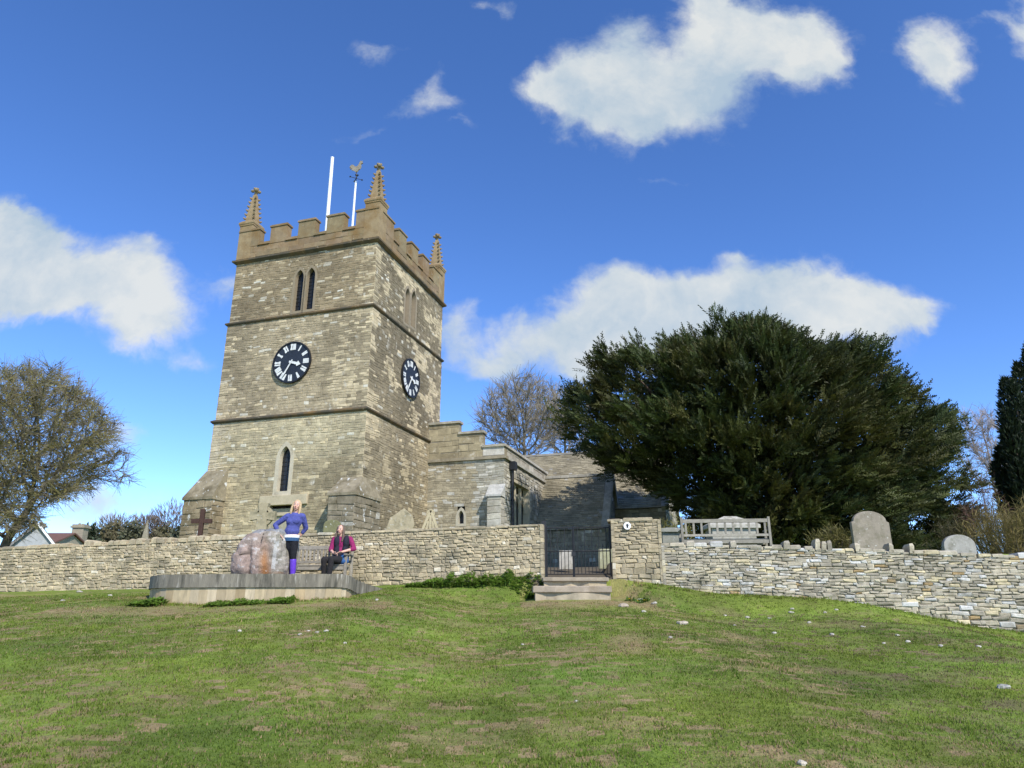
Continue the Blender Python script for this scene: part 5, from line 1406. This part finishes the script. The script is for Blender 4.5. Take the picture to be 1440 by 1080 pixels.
def standing():
    base=P(409,809,15.25); base.z=ztp-.05
    f=FIG('person',base,0,'woman standing by the boulder in a blue-violet top, black leggings and purple boots')
    s=1.0
    hc=V((0.0,-.03,1.515)); b=f.b
    q,Rm=head(b,hc,.14,.12)
    pelv=V((-.06,0,.84)); chest=V((-.035,.0,1.18)); neck=V((-.03,.0,1.36))
    limb(b,[(neck,.05),(hc-V((0,-.02,.06)),.047)])
    b.ball(pelv,.155,.105,.12,16,10); b.ball((pelv+chest)/2,.125,.09,.17,16,10); b.ball(chest,.15,.10,.17,16,10)
    shL,shR=V((-.185,.01,1.29)),V((.13,.02,1.29)); elL,wrL=V((-.44,.04,1.11)),V((-.29,-.08,.90)); elR,wrR=V((.185,.16,1.06)),V((.07,.18,.90))
    limb(b,[(chest+V((0,0,.1)),.09),(shL,.056),(elL,.041),(wrL,.027)]); limb(b,[(chest+V((0,0,.1)),.09),(shR,.056),(elR,.041),(wrR,.027)])
    hand(b,wrL,V((.62,-.25,-.55)),V((-.2,.1,-1)),V((.2,-.9,.2)),curl=.35); hand(b,wrR,V((-.8,.1,-.3)),V((0,-.9,0)),V((0,0,1)),curl=.5)
    legs=[]
    for s_,kn,an in((1,V((.025,-.03,.46)),V((.035,0,.09))),(-1,V((-.035,.07,.47)),V((-.02,.17,.09)))):
        hp=pelv+V((s_*.062,0,-.06)); legs.append((hp,kn,an)); limb(b,[(hp,.092),(hp.lerp(kn,.5),.075),(kn,.054),(kn.lerp(an,.35),.053),(an,.036)])
        limb(b,[(an-V((0,-.03,.05)),.034),(an+V((0,-.12,-.06)),.028)])
    body=f.part(b,'body',M['skin'],vox=.008,sm=3)
    # top
    m=MB(); m.ball(pelv+V((0,0,.14)),.16,.115,.12,16,10); m.ball((pelv+chest)/2+V((0,0,.03)),.142,.105,.17,16,10); m.ball(chest,.168,.118,.17,16,10)
    for x in(-.07,.07): m.ball(chest+V((x,-.075,.0)),.075,.06,.07,12,8)
    for sh,el,wr in((shL,elL,wrL),(shR,elR,wrR)): limb(m,[(chest+V((0,0,.1)),.1),(sh,.067),(el,.053),(el.lerp(wr,.6),.042)])
    f.part(m,'jumper',mat('blue violet knit',(.075,.085,.27),.92,.3,9.,.9,11.,.03),vox=.011,sm=4)
    m=MB()
    for r in [(0,.0)]: m.lathe(pelv+V((0,0,.0)),[(.165,0),(.168,.055)],20)
    m.v=[(x,(y)*.74,z) for x,y,z in m.v]; f.part(m,'vest_hem',M['white'],rm=False)
    m=MB(); m.lathe(pelv+V((0,0,-.07)),[(.16,0),(.163,.075)],20); m.v=[(x,y*.75,z) for x,y,z in m.v]; f.part(m,'skirt_hem',mat('teal denim',(.035,.085,.17),.9,.2,20.,.2,60.,.004),rm=False)
    m=MB(); m.ball(pelv+V((0,0,-.03)),.158,.11,.12,16,10)
    for hp,kn,an in legs: limb(m,[(hp,.099),(hp.lerp(kn,.5),.083),(kn,.063),(kn.lerp(an,.5),.058)])
    f.part(m,'leggings',mat('black leggings',(.013,.013,.016),.92,.3,9.,.9,11.,.03),vox=.011)
    for hp,kn,an in legs:
        m=MB(); t=kn.lerp(an,.22); limb(m,[(t,.068),(kn.lerp(an,.6),.064),(an,.052)]); limb(m,[(an-V((0,-.035,.045)),.046),(an+V((0,-.06,-.05)),.044),(an+V((0,-.15,-.057)),.036)])
        f.part(m,'boot',M['boot'],vox=.011)
    # hair: shoulder length, fair
    m=MB(); m.ball(q(0,.03,.04),.083,.092,.092,16,10,rot=Rm)
    for x in(-1,1): limb(m,[(q(x*.068,.01,.05),.03),(q(x*.082,.0,-.05),.03),(q(x*.088,-.005,-.13),.028),(q(x*.08,-.01,-.19),.018)],10)
    limb(m,[(q(0,.075,.02),.06),(q(0,.08,-.08),.055),(q(0,.07,-.18),.04)],10); limb(m,[(q(-.05,.06,.0),.045),(q(-.06,.06,-.17),.035)],10); limb(m,[(q(.05,.06,.0),.045),(q(.06,.06,-.17),.035)],10)
    f.part(m,'hair',mat('fair hair',(.5,.36,.2),.5,.3,45.,.5,90.,.005),vox=.01,sm=3)
    face_parts(f,q,body)
standing()
def seated():
    p=P(476,814,17.12); base=V((p.x,17.12,bz))
    f=FIG('person',base,0,'woman seated on the wooden bench in a dark gilet over magenta sleeves')
    b=f.b; pelv=V((.02,.02,.54)); chest=V((.02,.02,.93)); neck=V((.0,.0,1.10)); hc=V((-.02,-.04,1.245))
    q,Rm=head(b,hc,.06,-.15)
    limb(b,[(neck,.052),(hc-V((0,-.02,.06)),.048)])
    b.ball(pelv,.17,.125,.12,16,10); b.ball((pelv+chest)/2,.145,.105,.17,16,10); b.ball(chest,.16,.105,.16,16,10)
    shL,shR=V((-.165,.02,1.03)),V((.2,.03,1.03)); elL,wrL=V((-.215,-.06,.77)),V((-.10,-.26,.69)); elR,wrR=V((.335,-.07,.80)),V((.10,-.22,.72))
    limb(b,[(chest+V((0,0,.08)),.09),(shL,.058),(elL,.043),(wrL,.028)]); limb(b,[(chest+V((0,0,.08)),.09),(shR,.058),(elR,.043),(wrR,.028)])
    hand(b,wrL,V((.6,-.35,-.2)),V((-.2,.1,-1)),V((.1,-.5,.6)),curl=.45); hand(b,wrR,V((-.9,-.25,-.25)),V((0,.1,-1)),V((0,-.9,.3)),curl=.45)
    legs=[]
    for hp,kn,an in((V((-.07,-.02,.53)),V((-.27,-.40,.53)),V((-.25,-.34,.1))),(V((.1,-.02,.53)),V((-.09,-.46,.54)),V((-.11,-.46,.1)))):
        legs.append((hp,kn,an)); limb(b,[(hp,.095),(hp.lerp(kn,.5),.08),(kn,.058),(kn.lerp(an,.35),.056),(an,.038)]); limb(b,[(an-V((0,-.03,.05)),.035),(an+V((-.03,-.13,-.06)),.028)])
    body=f.part(b,'body',M['skin'],vox=.008,sm=3)
    m=MB(); m.ball((pelv+chest)/2,.15,.11,.18,16,10); m.ball(chest,.163,.11,.165,16,10)
    for sh,el,wr in((shL,elL,wrL),(shR,elR,wrR)): limb(m,[(chest+V((0,0,.08)),.1),(sh,.07),(el,.056),(el.lerp(wr,.25),.05)])
    f.part(m,'shirt',mat('magenta shirt',(.25,.022,.1),.92,.3,9.,.9,11.,.03),vox=.011)
    m=MB(); m.ball(pelv+V((0,.0,.1)),.178,.138,.13,16,10)
    for x in(-1,1): m.ball((pelv+chest)/2+V((x*.095,.0,0)),.095,.145,.22,14,10); m.ball(chest+V((x*.105,-.005,.02)),.092,.145,.17,14,10)
    m.ball(chest+V((0,.05,0)),.16,.09,.17,14,10)
    f.part(m,'gilet',mat('dark padded gilet',(.022,.022,.032),.92,.3,9.,.9,11.,.03),vox=.012)
    m=MB(); m.ball(pelv,.178,.135,.115,16,10)
    for hp,kn,an in legs: limb(m,[(hp,.104),(hp.lerp(kn,.5),.09),(kn,.069),(kn.lerp(an,.5),.064),(an,.052)])
    f.part(m,'trousers',mat('charcoal trousers',(.024,.022,.022),.92,.3,9.,.9,11.,.03),vox=.011)
    for hp,kn,an in legs:
        m=MB(); limb(m,[(an,.048),(an-V((0,-.03,.05)),.046),(an+V((-.02,-.07,-.055)),.042),(an+V((-.035,-.15,-.06)),.034)]); f.part(m,'shoe',mat('grey shoe',(.06,.055,.05),.7,.2,20.,0),vox=.01)
    m=MB(); m.ball(q(0,.03,.035),.085,.09,.09,16,10,rot=Rm)
    for x in(-1,1): limb(m,[(q(x*.066,.01,.05),.032),(q(x*.084,-.005,-.06),.032),(q(x*.09,-.02,-.17),.03),(q(x*.085,-.04,-.27),.02)],10)
    limb(m,[(q(0,.08,.02),.06),(q(0,.085,-.1),.055),(q(0,.08,-.24),.04)],10)
    f.part(m,'hair',mat('brown grey hair',(.13,.09,.065),.55,.35,45.,.5,90.,.005),vox=.01,sm=3)
    face_parts(f,q,body)
seated()
# blue bag on the bench beside her
p=P(483,792,17.0); c=V((p.x,17.0,bz+.445)); m=MB(); m.ball(c+Z*.1,.12,.09,.13,12,8); m.ball(c+Z*.06+V((0,-.02,0)),.13,.1,.08,12,8); m.bar(c+V((-.06,0,.2)),c+V((0,0,.27)),.012,n=5); m.bar(c+V((.06,0,.2)),c+V((0,0,.27)),.012,n=5)
o=m.build('bag',mat('blue bag',(.03,.09,.22),.8,.15,15.,.3,40.,.006),None,org=c); remesh(o,.012); tag(o,'soft blue bag on the bench next to the seated woman','bag')
# ---------------------------------------------------------------- sun, sky, camera
EL=math.radians(41); sh=V((.50,-.866,0)).normalized()
to_sun=V((sh.x*math.cos(EL),sh.y*math.cos(EL),math.sin(EL)))
sl=bpy.data.lights.new('sun','SUN'); sl.energy=4.2; sl.angle=math.radians(.53); sl.color=(1,.955,.88)
so=bpy.data.objects.new('sun',sl); COL.objects.link(so); so.rotation_euler=to_sun.to_track_quat('Z','Y').to_euler()
W=bpy.data.worlds.new('World'); S.world=W; W.use_nodes=True; t=W.node_tree; N,L=t.nodes,t.links
for n in list(N): N.remove(n)
out=N.new('ShaderNodeOutputWorld'); bg=N.new('ShaderNodeBackground'); sky=N.new('ShaderNodeTexSky'); sky.sky_type='NISHITA'; sky.sun_disc=False
sky.sun_elevation=EL; sky.sun_rotation=math.atan2(sh.x,sh.y); sky.air_density=.62; sky.dust_density=.0; sky.ozone_density=2.0; sky.altitude=600
SKY=.12; bg.inputs['Strength'].default_value=SKY
hs=N.new('ShaderNodeHueSaturation'); hs.inputs['Saturation'].default_value=1.2; hs.inputs['Hue'].default_value=.508; hs.inputs['Value'].default_value=1.98; L.new(sky.outputs[0],hs.inputs['Color'])
tc=N.new('ShaderNodeTexCoord'); sep=N.new('ShaderNodeSeparateXYZ'); L.new(tc.outputs['Generated'],sep.inputs[0])
def math_(op,a,b=None,clampit=False):
    m=N.new('ShaderNodeMath'); m.operation=op; m.use_clamp=clampit
    for i,x in enumerate((a,b)):
        if x is None: continue
        if isinstance(x,(int,float)): m.inputs[i].default_value=x
        else: L.new(x,m.inputs[i])
    return m.outputs[0]
yy=math_('MAXIMUM',sep.outputs[1],.05)
gx=math_('DIVIDE',sep.outputs[0],yy); gz2=math_('DIVIDE',sep.outputs[2],yy)
cb=N.new('ShaderNodeCombineXYZ'); L.new(gx,cb.inputs[0]); L.new(gz2,cb.inputs[1])
def noi(sc,det,ro,off=0,src=None):
    n=N.new('ShaderNodeTexNoise'); n.inputs['Scale'].default_value=sc; n.inputs['Detail'].default_value=det; n.inputs['Roughness'].default_value=ro
    mp=N.new('ShaderNodeMapping'); mp.inputs['Location'].default_value=(off,off*.7,off*.3); L.new(src or cb.outputs[0],mp.inputs[0]); L.new(mp.outputs[0],n.inputs['Vector']); return n
def warp(src,sc,amp,off):
    n=noi(sc,5,.55,off,src); v=N.new('ShaderNodeVectorMath'); v.operation='SUBTRACT'; L.new(n.outputs['Color'],v.inputs[0]); v.inputs[1].default_value=(.5,.5,.5)
    s=N.new('ShaderNodeVectorMath'); s.operation='SCALE'; L.new(v.outputs[0],s.inputs[0]); s.inputs['Scale'].default_value=amp
    a=N.new('ShaderNodeVectorMath'); a.operation='ADD'; L.new(src,a.inputs[0]); L.new(s.outputs[0],a.inputs[1]); return a.outputs[0]
wv1=warp(cb.outputs[0],3.,.10,3.); wv2=warp(warp(wv1,9.,.10,9.),24.,.03,4.)
# cloud masses: (x, y, rx, ry, weight) where they stand in the sky, as seen over the church
CL=[(762,122,42,20,.7),(800,132,52,46,1.05),(860,112,72,58,1.1),(895,155,76,40,1.),(955,115,60,48,1.05),(1020,105,62,52,1.05),(1005,40,55,38,.95),(1080,45,66,44,1.1),(1140,55,58,50,1.15),(1125,92,46,26,.75),(885,45,30,30,.62),(1000,5,50,22,.8),(1185,95,26,20,.5),
    (1328,72,42,40,1.2),(1312,100,34,26,.7),(1450,40,34,42,1.2),(1395,30,30,12,.42),
    (0,365,80,50,1.15),(60,392,74,42,1.1),(120,412,66,40,1.05),(195,405,52,50,1.),(235,450,56,44,1.05),(195,480,50,26,.85),(30,440,70,24,.85),(-50,370,90,70,1.2),(205,345,30,22,.6),(320,400,24,30,.62),(10,320,46,20,.6),
    (870,430,66,46,1.1),(940,432,90,48,1.15),(1030,436,90,46,1.1),(1110,425,80,46,1.12),(1175,420,78,44,1.12),(1235,450,70,36,1.05),(1290,452,30,18,.75),(825,460,40,38,.9),(745,478,42,30,.9),(690,522,42,20,.9),(648,470,34,52,1.05),(725,506,36,18,.6),(845,505,44,40,.8),(980,480,190,36,1.),(815,515,30,20,.6),
    (575,152,66,16,.5),(608,118,15,28,.5),(530,80,34,18,.58),(620,185,32,8,.46),(505,183,38,9,.46),(560,165,40,20,.3),(725,15,22,20,.6),(1040,368,18,10,.6),(690,5,18,10,.5),(940,245,60,8,.36),
    (185,605,35,26,.8),(150,640,40,26,.65),(120,715,70,20,.65),(200,700,60,14,.5),(60,700,60,26,.55),(260,520,22,12,.55)]
acc=None
for cx,cy,rx,ry,wt in CL:
    c=P(cx,cy,1.); ex=abs(P(cx+rx,cy,1.).x-c.x); ey=abs(P(cx,cy-ry,1.).z-c.z)
    s=N.new('ShaderNodeVectorMath'); s.operation='SUBTRACT'; L.new(wv2,s.inputs[0]); s.inputs[1].default_value=(c.x,c.z-EYE,0)
    m=N.new('ShaderNodeVectorMath'); m.operation='MULTIPLY'; L.new(s.outputs[0],m.inputs[0]); m.inputs[1].default_value=(1/ex,1/ey,0)
    d=N.new('ShaderNodeVectorMath'); d.operation='DOT_PRODUCT'; L.new(m.outputs[0],d.inputs[0]); L.new(m.outputs[0],d.inputs[1])
    e=math_('MULTIPLY',d.outputs['Value'],-.9); e=math_('EXPONENT',e); e=math_('MULTIPLY',e,wt)
    acc=e if acc is None else math_('ADD',acc,e)
n1=noi(8.,10,.66,5.,wv1); n2=noi(26.,6,.6,2.,wv1)
dens=math_('ADD',acc,math_('MULTIPLY',math_('SUBTRACT',n1.outputs['Fac'],.5),1.5)); dens=math_('ADD',dens,math_('MULTIPLY',math_('SUBTRACT',n2.outputs['Fac'],.5),.4))
mr=N.new('ShaderNodeMapRange'); mr.interpolation_type='SMOOTHSTEP'; L.new(dens,mr.inputs[0]); mr.inputs[1].default_value=.28; mr.inputs[2].default_value=1.3
alpha=math_('MULTIPLY',mr.outputs[0],math_('GREATER_THAN',sep.outputs[1],.06)); alpha=math_('MULTIPLY',alpha,.94)
# cloud tone: billows, thicker parts a little greyer
bl=noi(6.,6,.55,8.,wv2)
tone=N.new('ShaderNodeMapRange'); L.new(math_('ADD',bl.outputs['Fac'],math_('MULTIPLY',n1.outputs['Fac'],.5)),tone.inputs[0]); tone.inputs[1].default_value=.58; tone.inputs[2].default_value=.9; tone.inputs[3].default_value=0; tone.inputs[4].default_value=1
cm=N.new('ShaderNodeMix'); cm.data_type='RGBA'; L.new(tone.outputs[0],cm.inputs[0]); k=1/SKY
cm.inputs[6].default_value=(.36*k,.45*k,.53*k,1); cm.inputs[7].default_value=(.60*k,.62*k,.61*k,1)
fm=N.new('ShaderNodeMix'); fm.data_type='RGBA'; L.new(alpha,fm.inputs[0]); L.new(hs.outputs[0],fm.inputs[6]); L.new(cm.outputs[2],fm.inputs[7])
L.new(fm.outputs[2],bg.inputs['Color']); L.new(bg.outputs[0],out.inputs['Surface'])
cam=bpy.data.cameras.new('camera'); cam.sensor_width=36; cam.lens=36*F/1440; cam.clip_start=.1; cam.clip_end=3000
co=bpy.data.objects.new('camera',cam); COL.objects.link(co); co.location=(0,0,EYE); co.rotation_euler=(math.pi/2+PITCH,0,0); S.camera=co
S.view_settings.view_transform='Standard'; S.view_settings.look='None'; S.view_settings.exposure=.4; S.view_settings.gamma=1
for o in S.objects:
    if '_w' in o: del o['_w']
